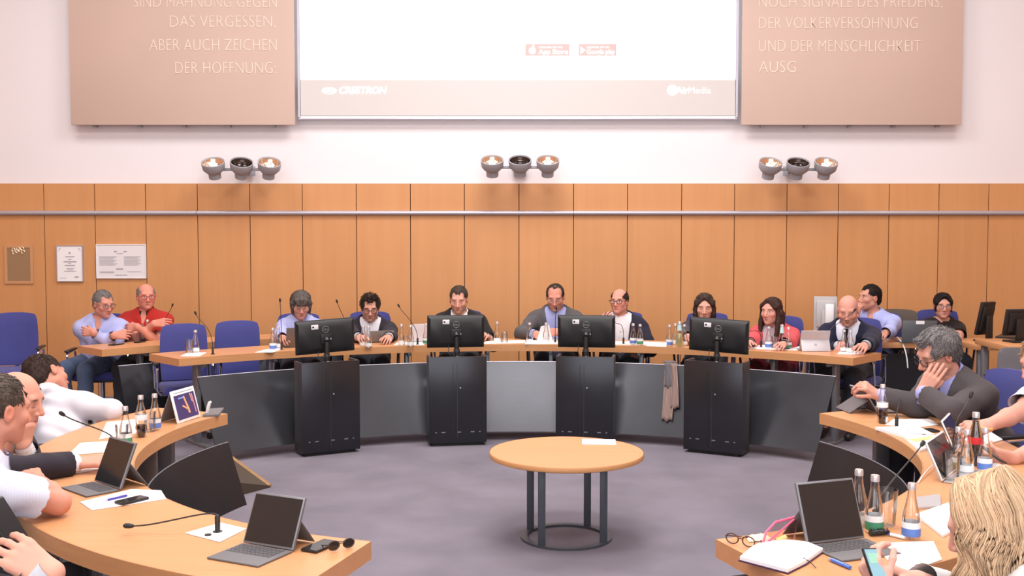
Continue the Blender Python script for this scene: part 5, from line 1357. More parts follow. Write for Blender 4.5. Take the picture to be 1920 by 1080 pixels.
# empty chairs
chair(PD(20, 640, 10.0).x, 10.0, D2(14), 'empty blue armchair standing alone against the wood wall under the plaque')
chair(PD(350, 650, 9.1).x, 9.1, D2(24), 'empty blue armchair pushed under the desk end behind glass and bottle', s=0.97)
chair(PD(451, 650, 9.42).x, 9.42, D2(22), 'empty blue armchair at the long desk beside the grey-bobbed woman', s=0.97)
chair(PD(1688, 620, 10.35).x, 10.45, D2(-20), 'empty brown armchair between the man in profile and the lace-top woman', 'brown')

# ================================================================== THINGS ON THE DESKS
TOPZ_ = TOP + 0.001
PROTO = {}
M_CAP = mat('silver_cap', (0.68, 0.66, 0.68), 0.3, 0.6)
M_LABEL = {'blue': mat('blue_label', (0.10, 0.20, 0.55), 0.5), 'green': mat('green_label', (0.06, 0.26, 0.14), 0.5), 'white': mat('white_label', (0.78, 0.78, 0.80), 0.5), 'red': mat('red_label', (0.62, 0.02, 0.025), 0.5)}
M_COLA = mat('cola', (0.022, 0.007, 0.005), 0.15)
M_JUICE = mat('apple_juice', (0.34, 0.30, 0.12), 0.2)
M_TEAL = mat('pale_teal_label', (0.45, 0.66, 0.66), 0.5)
BOT = [(0.0, 0.003), (0.026, 0.0), (0.029, 0.004), (0.029, 0.066), (0.0265, 0.085), (0.0195, 0.112), (0.0140, 0.140), (0.0118, 0.165), (0.0125, 0.172)]
COLA = [(0.0, 0.003), (0.026, 0.0), (0.028, 0.005), (0.028, 0.05), (0.0255, 0.062), (0.0285, 0.085), (0.0285, 0.105), (0.021, 0.135), (0.0135, 0.16), (0.0118, 0.185), (0.0125, 0.192)]
def bottle_parts(kind):
    if kind in PROTO: return PROTO[kind]
    L = []
    cola = kind.startswith('cola'); prof = COLA if cola else BOT; top = prof[-1][1]
    m = MB(); m.lathe(prof, 18, cap=False); L.append(('glass_body', m.mesh('glass_body', 40), M_GLASS))
    m = MB(); m.lathe([(0.0, top + 0.012), (0.0125, top + 0.012), (0.0138, top + 0.008), (0.0138, top - 0.008)], 14, cap=False); L.append(('cap', m.mesh('cap', 40), M_CAP))
    if cola:
        h = 0.060 if kind == 'cola_low' else (0.172 if kind == 'cola_red' else 0.075)
        pr = [(max(r - 0.002, 0), z + 0.002) for r, z in prof if z <= h]; rr = np.interp(h, [z for r, z in prof], [r for r, z in prof]) - 0.002
        m = MB(); m.lathe(pr + [(rr, h), (0, h)], 16, cap=False); L.append(('cola_fill', m.mesh('cola_fill', 40), M_COLA))
        m = MB(); m.lathe([(0.0290, 0.084), (0.0292, 0.087), (0.0292, 0.108), (0.0285, 0.111)], 18, cap=False); L.append(('label_band', m.mesh('label_band', 40), M_LABEL['red' if kind == 'cola_red' else 'white']))
    elif kind == 'juice':
        m = MB(); m.lathe([(0, 0.003), (0.0275, 0.003), (0.0275, 0.066), (0.025, 0.084), (0.021, 0.098), (0, 0.098)], 16, cap=False); L.append(('juice_fill', m.mesh('juice_fill', 40), M_JUICE))
        m = MB(); m.lathe([(0.0185, 0.118), (0.0155, 0.14), (0.0132, 0.162)], 14, cap=False); L.append(('neck_label', m.mesh('neck_label', 40), M_TEAL))
    elif kind == 'teal':
        m = MB(); m.lathe([(0.0185, 0.118), (0.0155, 0.14), (0.0132, 0.168)], 14, cap=False); L.append(('neck_label', m.mesh('neck_label', 40), M_TEAL))
    else:
        m = MB(); m.lathe([(0.0295, 0.012), (0.0297, 0.014), (0.0297, 0.036), (0.0295, 0.038)], 18, cap=False); lo = m.mesh('label_band', 40); L.append(('label_band', lo, M_LABEL[kind]))
        if kind != 'white':
            m = MB(); m.lathe([(0.0296, 0.038), (0.0296, 0.058)], 18, cap=False); L.append(('label_top', m.mesh('label_top', 40), M_LABEL['white']))
    PROTO[kind] = L; return L
def put(name, label, cat, p, parts, rz=0.0, group=None, s=1.0):
    t = thing(name, label, cat, p, rz, group); t.scale = (s, s, s)
    for nm, me, mm in parts: link(nm, me, t, mm)
    return t
def bottle(x, y, kind, label, h=TOPZ_, s=1.0, dep=None):
    p = PH(x, y, h) if dep is None else PD(x, y, dep)
    return put('bottle', label, 'bottle', (p.x, p.y, h), bottle_parts(kind), 0.3 * x, 'drink bottles on the desks', s)
def glass_parts():
    if 'tumbler' not in PROTO:
        m = MB(); m.lathe([(0.0, 0.0), (0.025, 0.0), (0.0275, 0.004), (0.034, 0.112), (0.0325, 0.112), (0.0262, 0.014), (0.0, 0.012)], 22, cap=False)
        PROTO['tumbler'] = [('tumbler_wall', m.mesh('tumbler_wall', 40), M_GLASS)]
    return PROTO['tumbler']
def tumbler(x, y, label, h=TOPZ_, s=1.0, flip=False):
    p = PH(x, y, h); t = put('drinking_glass', label, 'glass', (p.x, p.y, h + (0.112 * s if flip else 0)), glass_parts(), 0, 'drinking glasses on the desks', s)
    if flip: t.rotation_euler = (math.pi, 0, 0)
    return t
WB_ = 'clear glass water bottle '
for a in [(512, 655, 'blue', WB_ + 'with blue label on papers by the grey-bobbed woman'), (522, 652, 'white', WB_ + 'with pale label behind the blue-label one by the grey-bobbed woman'),
          (681, 649, 'white', WB_ + 'next to the monitor edge before the tousled-hair man'), (691, 649, 'white', WB_ + 'touching the grey laptop of the tousled-hair man'),
          (753, 646, 'white', WB_ + 'beside the gooseneck microphone of the tousled-hair man'), (770, 647, 'white', WB_ + 'before the white laptop, beside the gooseneck'), (799, 645, 'green', WB_ + 'with green label against the black-suit man\'s monitor'),
          (932, 641, 'white', WB_ + 'beside the upturned glass of the black-suit man'), (993, 643, 'white', WB_ + 'before the right hand of the grey-blazer man'), (1024, 643, 'white', WB_ + 'before the papers of the grey-blazer man'),
          (1187, 645, 'blue', WB_ + 'with blue label before the bald speaking man'), (1200, 645, 'green', WB_ + 'with green label before the bald speaking man'),
          (1255, 648, 'blue', WB_ + 'with blue label beside the white name card'), (1266, 645, 'white', WB_ + 'beside the juice bottle and the name card'), (1283, 647, 'white', WB_ + 'between juice bottle and monitor'),
          (1441, 652, 'blue', WB_ + 'with blue label before the coral cardigan'), (1478, 652, 'green', WB_ + 'with green label before the coral cardigan'),
          (1582, 659, 'white', WB_ + 'before the tie of the navy-suit man'), (1594, 659, 'white', WB_ + 'before the sleeve of the navy-suit man'),
          (367, 660, 'white', WB_ + 'beside the tumbler on the empty desk end'), (277, 636, 'white', WB_ + 'before the red polo man')]:
    bottle(a[0], a[1] + 1 + (1.5 if a[0] in (691, 770, 1200, 1478, 1594) else 0), a[2], a[3], s=1.02)
bottle(1274, 650, 'juice', 'squat juice bottle with pale neck label before the dark-grey woman', s=1.2)
bottle(1466, 653, 'teal', 'clear bottle with pale teal neck label before the coral cardigan', s=1.12)
bottle(236, 835, 'green', 'clear water bottle behind the dark tablet beside a tumbler', s=1.0)
bottle(265, 819, 'cola_low', 'half-empty cola bottle with white label on the desk')
bottle(291, 806, 'blue', 'clear water bottle with blue label beside the half-empty cola')
bottle(1654, 793, 'cola', 'slim cola bottle beside the grey-suit man\'s tablet')
bottle(1609, 985, 'white', 'water bottle half hidden behind the large dark tablet', s=1.05)
bottle(1639, 998, 'green', 'water bottle with green label beside the tumbler and hairbrush', s=1.05)
bottle(1708, 1010, 'blue', 'water bottle with blue and white label beside the notebook', s=1.0)
bottle(1796, 882, 'green', 'water bottle in the cluster behind the edge-on laptop', s=1.0)
bottle(1812, 888, 'white', 'slender water bottle amid the cluster before the ginger-haired person', s=1.0)
bottle(1828, 872, 'cola_red', 'full cola bottle with red label in the bottle cluster', s=1.12)
bottle(1846, 884, 'blue', 'water bottle nearest the phone of the ginger-haired person', s=1.0)
tumbler(355, 662, 'empty tumbler on a coaster at the empty desk end')
tumbler(268, 638, 'empty tumbler before the red polo man')
tumbler(946, 642, 'upturned tumbler beside the black-suit man\'s hand', flip=True, s=0.9)
tumbler(761, 647, 'tumbler between two bottles by the tousled-hair man', s=0.75)
tumbler(1453, 653, 'tumbler before the coral cardigan', s=0.9)
tumbler(281, 809, 'tumbler with cola remains behind the cola bottle', s=0.9)
tumbler(229, 836, 'tumbler behind the dark tablet screen beside a bottle', s=0.9)
tumbler(1661, 985, 'empty straight tumbler between two water bottles near the hairbrush', s=1.12)
tumbler(1783, 902, 'empty tumbler in the bottle cluster by the edge-on laptop', s=1.05)

# ------------------------------------------------------------------ gooseneck microphones
def mic(bx, by, hx, hy, label, hd=None, bend=0.35, h=TOPZ_, side=(0, 0, 0)):
    b = PH(bx, by, h); e = PD(hx, hy, b.y if hd is None else hd)
    t = thing('gooseneck_microphone', label, 'microphone', b, 0, 'gooseneck microphones on the desks')
    m = MB(); m.lathe([(0.0, 0.0), (0.016, 0.0), (0.016, 0.004), (0.009, 0.006), (0.009, 0.052), (0.006, 0.058), (0.0, 0.06)], 14); m.build('stub_base', M_BLACK, t)
    d = e - b; c1 = Vector((0, 0, 0.056)); c2 = Vector((side[0], side[1], side[2] + 0.05 + bend * max(d.z, 0.1))); c3 = d - d.normalized() * 0.08 - Vector((0, 0, 0.0))
    pts = bez(c1, c2, c3, d, 18)
    m = MB(); m.tube(pts, 0.0028, 7); m.build('neck', M_BLACK, t)
    u_ = (pts[-1] - pts[-2]).normalized()
    m = MB(); m.tube([pts[-1] - u_ * 0.012, pts[-1] - u_ * 0.008, pts[-1] + u_ * 0.002, pts[-1] + u_ * 0.016, pts[-1] + u_ * 0.022], [0.004, 0.0065, 0.0085, 0.0085, 0.004], 10); m.build('capsule_head', M_RUBBER, t)
    return t
mic(305, 637, 323, 573, 'gooseneck microphone before the red polo man', bend=0.5)
mic(399, 664, 367, 588, 'gooseneck microphone leaning over the empty desk end', bend=0.55)
mic(528, 655, 525, 564, 'upright gooseneck microphone beside the grey-bobbed woman\'s laptop', bend=0.7)
mic(655, 651, 632, 566, 'gooseneck microphone rising behind the grey-bobbed woman\'s monitor', bend=0.4)
mic(783, 646, 748, 574, 'gooseneck microphone between the bottles and the white laptop', bend=0.4)
mic(1041, 643, 1043, 579, 'upright gooseneck microphone before the grey-blazer man', bend=0.8)
mic(1169, 645, 1150, 600, 'low bent gooseneck microphone before the bald speaking man', bend=0.9)
mic(1427, 651, 1394, 617, 'low bent gooseneck microphone before the coral cardigan', bend=1.0)
mic(1538, 657, 1602, 582, 'gooseneck microphone reaching to the navy-suit man\'s chin', bend=0.3)
mic(215, 850, 118, 777, 'gooseneck microphone beside the balding man\'s hand', hd=4.55, bend=0.25)
mic(408, 998, 244, 986, 'gooseneck microphone bent low over the bare desk from a white card', hd=3.48, bend=0.1, side=(-0.02, 0.02, 0.02))
mic(1640, 985, 1729, 833, 'gooseneck microphone beside the bottles near the blonde woman', hd=3.95, bend=0.25)
mic(1681, 802, 1690, 745, 'gooseneck microphone on the white pages beside the ring binder', hd=5.75, bend=0.6)
mic(1786, 862, 1820, 742, 'gooseneck microphone rising from the bottle cluster', hd=4.72, bend=0.6)

# ------------------------------------------------------------------ tablets and laptops
M_KEYS = mat('dark_keys', (0.085, 0.08, 0.088), 0.6)
def tablet(name, label, BL, BR, hh, tilt, kb, cover=M_GREYCASE, bezel=M_SILVER, prop=0.0, h=TOPZ_, screen=M_SCREEN, th=0.007, logo=None, cat='tablet', keys=True, back_m=None):
    """BL, BR: photo pixels of the screen's bottom corners as its user sees them"""
    a, c = PH(*BL, h), PH(*BR, h); w = c - a; W = w.length; rz = math.atan2(w.y, w.x); mid = (a + c) / 2
    t = thing(name, label, cat, (mid.x, mid.y, h), rz)
    # local: x along the screen's bottom, -y towards the user
    R = Matrix.Translation((0, 0, th)) @ Matrix.Rotation(-tilt, 4, 'X')
    m = MB(); m.box((0, th / 2, hh / 2), (W, th, hh), 0.003, M=R); sh_ = m.build('screen_shell', bezel, t)
    m = MB(); m.box((0, -0.0006, hh / 2), (W - 0.012, 0.0016, hh - 0.014), 0, M=R); m.build('screen', screen, sh_)
    if back_m is not None or prop:
        m = MB(); m.box((0, th + 0.002, hh / 2), (W, 0.003, hh), 0.001, M=R); m.build('back_cover', back_m or cover, t)
    if kb:
        m = MB(); m.box((0, -kb / 2 - 0.002, 0.003), (W, kb, 0.006), 0.002); ko = m.build('keyboard', cover, t)
        if keys:
            n = 0
            for j in range(4):
                for i in range(11):
                    m = MB(); m.box((-W / 2 + W * (i + 0.9) / 12.6, -kb * (0.12 + 0.125 * j), 0.0066), (W / 16.5, kb * 0.095, 0.0012)); m.build('key', M_KEYS, ko)
    if prop:
        top = R @ Vector((0, th + 0.004, hh * 0.55)); foot = Vector((0, top.y + prop, 0.002))
        d = foot - top; L = d.length; ang = math.atan2(d.y, -d.z)
        m = MB(); m.box((0, 0.0015, -L / 2), (W - 0.004, 0.003, L), 0.001, M=Matrix.Translation(top) @ Matrix.Rotation(ang, 4, 'X')); m.build('stand_flap', back_m or cover, t)
        if logo:
            q = Matrix.Translation(top) @ Matrix.Rotation(ang, 4, 'X')
            for sx in (-1, 1):
                for sz in (-1, 1):
                    m = MB(); m.box((sx * 0.006, 0.0036, -L * 0.45 + sz * 0.006), (0.010, 0.001, 0.010), 0, M=q); m.build('logo_square', M_PRINT, t)
    return t
tablet('tablet', 'tablet with grey keyboard cover beside phone and sunglasses at the desk end', (455, 1021), (549, 1036), 0.165, D2(24), 0.165, prop=0.07, bezel=M_STEEL)
tablet('tablet', 'dark tablet with grey keyboard cover before the checked-shirt man', (176, 905), (224, 921), 0.185, D2(22), 0.13, prop=0.07, bezel=M_STEEL)
tablet('tablet', 'large dark tablet with grey keyboard cover beside the open notebook', (1514, 1025), (1622, 1012), 0.195, D2(20), 0.17, prop=0.09, bezel=M_STEEL)
tablet('tablet', 'brown-grey tablet on a stand before the grey-suit man', (1647, 775), (1619, 764), 0.15, D2(32), 0.12, prop=0.11, keys=False, back_m=mat('taupe_cover', (0.12, 0.10, 0.105), 0.65))
tablet('laptop', 'grey laptop seen edge-on by the bottle cluster', (1768, 905), (1798, 880), 0.165, D2(24), 0.13, cat='laptop', bezel=M_WHITEPL, cover=M_SILVER, keys=False, back_m=M_SILVER)
tablet('tablet', 'slim tablet on edge behind the ring binder before the ginger-haired person', (1792, 850), (1806, 832), 0.15, D2(24), 0.0, bezel=M_WHITEPL, prop=0.08)
tablet('laptop', 'brown-grey laptop lid before the grey-bobbed woman', (590, 650), (536, 652), 0.175, D2(14), 0.14, cat='laptop', bezel=mat('taupe_lid', (0.17, 0.135, 0.12), 0.4, 0.3), keys=False)
tablet('laptop', 'grey laptop lid before the tousled-hair man', (737, 641), (692, 643), 0.105, D2(12), 0.12, cat='laptop', bezel=mat('grey_lid', (0.20, 0.18, 0.175), 0.4, 0.3), keys=False)
tablet('laptop', 'white laptop lid between gooseneck and the black-suit man\'s monitor', (805, 641), (772, 642), 0.165, D2(10), 0.12, cat='laptop', bezel=mat('pale_lid', (0.60, 0.53, 0.54), 0.4), keys=False)
tablet('tablet', 'silver tablet with kickstand before the navy-suit man', (1552, 657), (1498, 657), 0.178, D2(20), 0.10, prop=0.045, bezel=M_SILVER, back_m=mat('pale_silver', (0.50, 0.48, 0.52), 0.4, 0.3), logo=True, keys=False)
lp = tablet('laptop', 'large grey laptop lid with white sticker before the lace-top woman', (1754, 643), (1690, 643), 0.20, D2(8), 0.18, cat='laptop', bezel=mat('slate_lid', (0.125, 0.135, 0.15), 0.4, 0.3), keys=False)
m = MB(); m.box((0.0, 0.033, 0.188), (0.075, 0.004, 0.030), 0, M=Matrix.Rotation(0, 4, 'X')); m.build('sticker', M_WHITEPL, lp)
# picture tablet in a white frame at the end of the desk
a, c = PH(334, 795, TOPZ_), PH(377, 782, TOPZ_); w = c - a; W = w.length; mid = (a + c) / 2
t = thing('tablet', 'white-framed tablet showing a picture of hands, propped by a grey cover', 'tablet', mid, math.atan2(w.y, w.x))
R = Matrix.Rotation(-D2(14), 4, 'X') @ Matrix.Rotation(D2(-1), 4, 'Y'); hh = 0.172
m = MB(); m.box((0, 0.004, hh / 2 + 0.002), (W, 0.008, hh), 0.003, M=R); m.build('white_frame', M_WHITEPL, t)
m_pic = mat('picture_dark_blue', (0.045, 0.035, 0.12), 0.3, emit=0.25)
m = MB(); m.box((0, -0.0008, hh / 2 - 0.004), (W - 0.03, 0.002, hh - 0.042), 0, M=R); pic = m.build('screen', m_pic, t)
m_or, m_pk, m_bl = mat('picture_orange', (0.75, 0.33, 0.18), 0.3, emit=0.4), mat('picture_rose', (0.55, 0.22, 0.26), 0.3, emit=0.3), mat('picture_blue', (0.16, 0.22, 0.55), 0.3, emit=0.3)
def stroke(x0, z0, x1, z1, r0, mm, nm):
    m = MB(); m.tube([R @ Vector((x0 * W, -0.002, z0 * hh)), R @ Vector((x1 * W, -0.002, z1 * hh))], r0, 6); m.build(nm, mm, pic)
stroke(-0.05, 0.78, 0.06, 0.34, 0.006, m_or, 'picture_stroke'); stroke(-0.16, 0.50, 0.0, 0.38, 0.005, m_or, 'picture_stroke'); stroke(0.04, 0.34, 0.06, 0.24, 0.007, m_or, 'picture_stroke')
stroke(0.31, 0.80, 0.34, 0.2, 0.004, m_pk, 'picture_stroke'); stroke(0.24, 0.82, 0.28, 0.55, 0.003, m_or, 'picture_stroke'); stroke(-0.28, 0.74, -0.10, 0.74, 0.005, m_bl, 'picture_stroke')
m = MB(); m.box((0, 0.001, hh - 0.012), (W - 0.04, 0.001, 0.003), 0, M=R @ Matrix.Translation((0, -0.002, 0))); m.build('status_line', M_PRINT, t)
m = MB(); m.add([tuple(R @ Vector((-W / 2 + 0.004, 0.009, hh * 0.95))), tuple(R @ Vector((-W / 2 + 0.004, 0.013, hh * 0.95))), (-W / 2 + 0.004, 0.115, 0.002), (-W / 2 + 0.004, 0.108, 0.002)] + [tuple(R @ Vector((W / 2 - 0.004, 0.009, hh * 0.95))), tuple(R @ Vector((W / 2 - 0.004, 0.013, hh * 0.95))), (W / 2 - 0.004, 0.115, 0.002), (W / 2 - 0.004, 0.108, 0.002)],
          [(0, 1, 2, 3), (7, 6, 5, 4), (0, 4, 5, 1), (1, 5, 6, 2), (2, 6, 7, 3), (3, 7, 4, 0)]); m.build('stand_flap', M_GREYCASE, t)

# ------------------------------------------------------------------ flat things: papers, phones, notebooks
def flat(name, label, cat, quad, th=0.002, m_=M_PAPER, h=TOPZ_, group=None, lines=0, line_m=M_PRINT):
    pts = [PH(x, y, h) for x, y in quad]; c = sum(pts, Vector()) / len(pts)
    t = None
    m = MB(); m.prism([(p.x - c.x, p.y - c.y) for p in pts], 0, th); 
    if not lines: return tag(m.build(name, m_, loc=c, smooth=None), label, cat, group)
    t = thing(name, label, cat, c, 0, group); m.build('page', m_, t, None)
    lm = MB(); A_, B_, C_, D_ = [p - c for p in pts[:4]]
    for k in range(lines):
        f = (k + 1) / (lines + 1); u0 = A_.lerp(D_, f); u1 = B_.lerp(C_, f)
        p0, p1 = u0.lerp(u1, 0.12), u0.lerp(u1, 0.55 + 0.3 * ((k * 37 % 10) / 10)); dv = (D_ - A_).normalized() * 0.0016
        lm.add([tuple(p0 - dv + Vector((0, 0, th + 0.0004))), tuple(p1 - dv + Vector((0, 0, th + 0.0004))), tuple(p1 + dv + Vector((0, 0, th + 0.0004))), tuple(p0 + dv + Vector((0, 0, th + 0.0004)))], [(0, 1, 2, 3)])
    lm.build('print_lines', line_m, t)['kind'] = 'stuff'
    return t
GP = 'papers on the desks'
M_SOFTPRINT = mat('soft_print', (0.50, 0.49, 0.55), 0.8)
flat('paper_sheet', 'printed sheet with black bars before the white-shirted man', 'paper', [(200, 792), (258, 786), (262, 812), (186, 824)], group=GP, lines=4, line_m=M_BLACK)
flat('paper_sheet', 'white sheets between the balding man and the bottles', 'paper', [(150, 832), (238, 826), (232, 846), (128, 854)], 0.004, group=GP)
flat('paper_sheet', 'long white document under the balding man\'s hand', 'paper', [(104, 878), (210, 850), (188, 881), (100, 894)], 0.006, group=GP, lines=5, line_m=M_SOFTPRINT)
flat('paper_sheet', 'white paper with phone and pen on it, beside the elbow', 'paper', [(150, 942), (246, 918), (302, 920), (312, 936), (172, 957)], 0.002, group=GP)
flat('card', 'white card under the low gooseneck microphone', 'card', [(347, 1000), (414, 981), (462, 992), (412, 1017)], 0.002)
p = PH(390, 1005, TOPZ_); m = MB(); m.lathe([(0.0, 0), (0.011, 0), (0.011, 0.003), (0, 0.003)], 18); m2 = m.build('table_plug', M_BLACK, loc=(p.x, p.y, TOPZ_ + 0.003)); tag(m2, 'small black disc on the white card by the microphone', 'disc')
flat('coaster', 'white napkin under tumbler and bottle at the empty desk end', 'napkin', [(338, 668), (352, 661), (388, 661), (374, 668)], 0.0015, h=TOPZ_ - 0.0008)
flat('paper_sheet', 'white papers under the blue-label bottle by the grey-bobbed woman', 'paper', [(478, 661), (505, 654), (532, 653), (512, 661)], 0.003, group=GP, h=TOPZ_ - 0.0008)
flat('paper_sheet', 'white papers before the tousled-hair man', 'paper', [(738, 647), (745, 642), (800, 641), (795, 647)], 0.002, group=GP, h=TOPZ_ - 0.0008)
flat('paper_sheet', 'white papers before the black-suit man', 'paper', [(905, 645), (912, 640), (985, 638), (985, 643)], 0.002, group=GP, h=TOPZ_ - 0.0008)
flat('paper_sheet', 'white papers lying before the grey-blazer man', 'paper', [(984, 646), (990, 638), (1045, 637), (1046, 645)], 0.006, group=GP, h=TOPZ_ - 0.0008)
flat('paper_sheet', 'white papers before the bald speaking man', 'paper', [(1150, 646), (1150, 640), (1214, 641), (1214, 647)], 0.003, group=GP, h=TOPZ_ - 0.0008)
flat('paper_sheet', 'white papers under the coral cardigan bottles', 'paper', [(1395, 654), (1400, 646), (1500, 650), (1496, 657)], 0.003, group=GP, h=TOPZ_ - 0.0008)
flat('coaster', 'white napkin under the navy-suit man\'s bottles', 'napkin', [(1570, 664), (1576, 657), (1620, 659), (1616, 665)], 0.0015, h=TOPZ_ - 0.0008)
# pages in the grey-blazer man's hands
for k, (x0, x1, y0, y1, dep_, tw) in enumerate(((1006, 1022, 612, 642, 9.70, 0.25), (1020, 1036, 608, 640, 9.72, -0.2))):
    a, c = PD(x0, y1, dep_), PD(x1, y0, dep_); W, Hh = c.x - a.x, c.z - a.z
    m = MB(); m.box((0, 0, Hh / 2), (W, 0.003, Hh), 0, M=Matrix.Rotation(0.25, 4, 'X') @ Matrix.Rotation(tw, 4, 'Y'))
    tag(m.build('paper_sheet', M_PAPER, loc=(a.x + W / 2, dep_, a.z)), ('pale page held in the right hand of the grey-blazer man', 'white page held up between the grey-blazer man\'s hands')[k], 'paper', GP)
# folded name card
a, c = PH(1250, 650, TOPZ_), PH(1213, 648, TOPZ_); W = (c - a).length; mid = (a + c) / 2
m = MB(); m.prism([(-0.018, 0), (0, 0.036), (0.018, 0)], -W / 2, W / 2, M=TR((0, 0, 0), math.atan2((c - a).y, (c - a).x)) @ Matrix.Rotation(math.pi / 2, 4, 'Z') @ Matrix.Rotation(math.pi / 2, 4, 'X'))
tag(m.build('name_card', M_PAPER, loc=mid), 'white folded name card between the speaking man and the juice bottle', 'name card')
# right desk: ring binder and loose sheets
bd = flat('paper_sheet', 'white pages lying behind the ring binder beside the cola', 'paper', [(1660, 797), (1675, 787), (1742, 786), (1760, 797), (1715, 803)], 0.003, group=GP)
pts = [PH(x, y, TOPZ_) for x, y in ((1641, 806), (1718, 803), (1752, 819), (1695, 822))]; c = sum(pts, Vector()) / 4
t = thing('ring_binder', 'open ring binder with white pages and yellow divider', 'binder', c)
m = MB(); m.prism([(p.x - c.x, p.y - c.y) for p in pts], 0, 0.014); m.build('page_stack', M_PAPER, t, None)
q = [PH(x, y, TOPZ_) - c for x, y in ((1694, 822), (1756, 820), (1776, 832), (1724, 848))]; m = MB(); m.prism([(p.x, p.y) for p in q], 0, 0.012); m.build('page_stack', M_PAPER, t, None)
q = [PH(x, y, TOPZ_ + 0.013) - c for x, y in ((1702, 824), (1748, 818), (1752, 822), (1716, 828))]; m = MB(); m.prism([(p.x, p.y) for p in q], 0.0, 0.002, M=Matrix.Translation((0, 0, 0.0125))); m.build('divider', mat('pale_yellow', (0.72, 0.58, 0.22), 0.7), t, None)
for (x, y) in ((1699, 817), (1722, 818)):
    o_ = PH(x, y, TOPZ_) - c; m = MB(); m.tube([(o_.x, o_.y + 0.016 * math.cos(w), 0.012 + 0.024 * math.sin(w)) for w in np.linspace(0, math.pi, 12)], 0.002, 6); m.build('ring', M_CHROME, t)
m = MB(); a, e_ = PH(1697, 819, TOPZ_) - c, PH(1735, 820, TOPZ_) - c; m.tube([(a.x, a.y, 0.016), (e_.x, e_.y, 0.016)], 0.005, 8); m.build('spine_bar', M_CHROME, t)
flat('paper_sheet', 'loose white sheets beyond the ring binder toward the edge-on laptop', 'paper', [(1738, 838), (1790, 820), (1800, 832), (1762, 852)], 0.003, group=GP)
flat('paper_sheet', 'white pad under the ginger-haired person\'s forearm', 'paper', [(1800, 822), (1858, 812), (1880, 826), (1836, 838)], 0.006, group=GP)
flat('paper_sheet', 'white papers beneath the phone hand of the ginger-haired person', 'paper', [(1836, 885), (1868, 866), (1905, 890), (1868, 905)], 0.003, group=GP)
flat('paper_sheet', 'white printed sheet under the blonde woman\'s hands', 'paper', [(1640, 1020), (1750, 1016), (1766, 1050), (1690, 1078), (1672, 1062)], 0.003, group=GP, lines=0)
nb = flat('notebook', 'open notebook with dark band beside the blue-label bottle', 'notebook', [(1716, 968), (1778, 946), (1800, 990), (1768, 1008)], 0.008, lines=5, line_m=M_SOFTPRINT)
flat('notebook', 'grey closed laptop-sized folder behind the notebook', 'folder', [(1716, 936), (1762, 930), (1765, 952), (1720, 955)], 0.008, M_SILVER)
flat('laptop_closed', 'closed grey laptop at the desk end beside the picture tablet', 'laptop', [(380, 782), (392, 770), (420, 768), (410, 781)], 0.012, M_GREYCASE)
# big open notebook near the end of the desk
pts = [PH(x, y, TOPZ_) for x, y in ((1387, 1052), (1413, 1030), (1457, 1018), (1513, 1023), (1543, 1036), (1511, 1059), (1477, 1076))]; c = sum(pts, Vector()) / len(pts)
t = thing('notebook', 'open white notebook with dark cover edge and ribbon at the desk end', 'notebook', c)
m = MB(); m.prism([((p.x - c.x) * 1.03, (p.y - c.y) * 1.03) for p in pts], 0, 0.004); m.build('cover', mat('plum_cover', (0.06, 0.02, 0.06), 0.6), t, None)
m = MB(); m.prism([(p.x - c.x, p.y - c.y) for p in pts], 0.004, 0.014); m.build('page_block', M_PAPER, t, None)
q0, q1 = PH(1506, 1055, TOPZ_) - c, PH(1530, 1066, TOPZ_) - c; m = MB(); m.tube([(q0.x, q0.y, 0.015), ((q0.x + q1.x) / 2, (q0.y + q1.y) / 2, 0.012), (q1.x, q1.y, 0.002)], 0.0014, 6); m.build('ribbon', M_BLACK, t)
# phones
def phone(label, p0, p1, wid, h=TOPZ_, scr=M_SCREEN):
    a, c = PH(*p0, h), PH(*p1, h); w = c - a; mid = (a + c) / 2
    t = thing('smartphone', label, 'phone', (mid.x, mid.y, h), math.atan2(w.y, w.x))
    m = MB(); m.box((0, 0, 0.0045), (w.length, wid, 0.009), 0.004); m.build('case', M_BLACK, t)
    m = MB(); m.box((0, 0, 0.0092), (w.length - 0.006, wid - 0.006, 0.0008)); m.build('screen', scr, t)
    return t
phone('black smartphone lying on the white paper with the pen', (222, 946), (272, 934), 0.055, TOPZ_ + 0.003)
phone('smartphone with a shiny screen beside the sunglasses', (578, 1036), (622, 1017), 0.062)
phone('black smartphone before the crossed-arm man', (207, 648), (229, 645), 0.06)
phone('black smartphone before the red polo man', (254, 643), (270, 641), 0.05)
phone('black smartphone at the navy-suit man\'s desk end', (1608, 657), (1630, 659), 0.055)
phone('black smartphone beside the ring binder', (1738, 806), (1755, 811), 0.05)
# pens
def pen(label, p0, p1, m_, h=TOPZ_, r=0.0045, tip=None):
    a, c = PH(*p0, h), PH(*p1, h); t = thing('pen', label, 'pen', (a.x, a.y, h)); d = c - a; z = Vector((0, 0, r))
    m = MB(); m.tube([z, z + d * 0.82], r, 8); m.build('barrel', m_, t)
    m = MB(); m.tube([z + d * 0.82, z + d * 0.95, z + d], [r * 0.9, r * 0.6, r * 0.2], 8); m.build('tip', tip or M_SILVER, t)
    m = MB(); m.tube([z + d * 0.05 + Vector((0, 0, r * 1.2)), z + d * 0.3 + Vector((0, 0, r * 1.2))], r * 0.25, 6); m.build('clip', M_SILVER, t)
    return t
m_bluepen = mat('blue_pen', (0.06, 0.16, 0.62), 0.35)
pen('blue and silver pen on the white paper beside the phone', (238, 931), (193, 941), mat('navy_pen', (0.05, 0.04, 0.35), 0.35), TOPZ_ + 0.003, 0.004)
pen('blue pen lying along the large tablet\'s keyboard', (1594, 1068), (1552, 1050), m_bluepen, r=0.006)
pen('white marker with purple cap beside the hairbrush', (1697, 1012), (1664, 1004), M_WHITEPL, r=0.006, tip=mat('purple_cap', (0.16, 0.07, 0.5), 0.4))
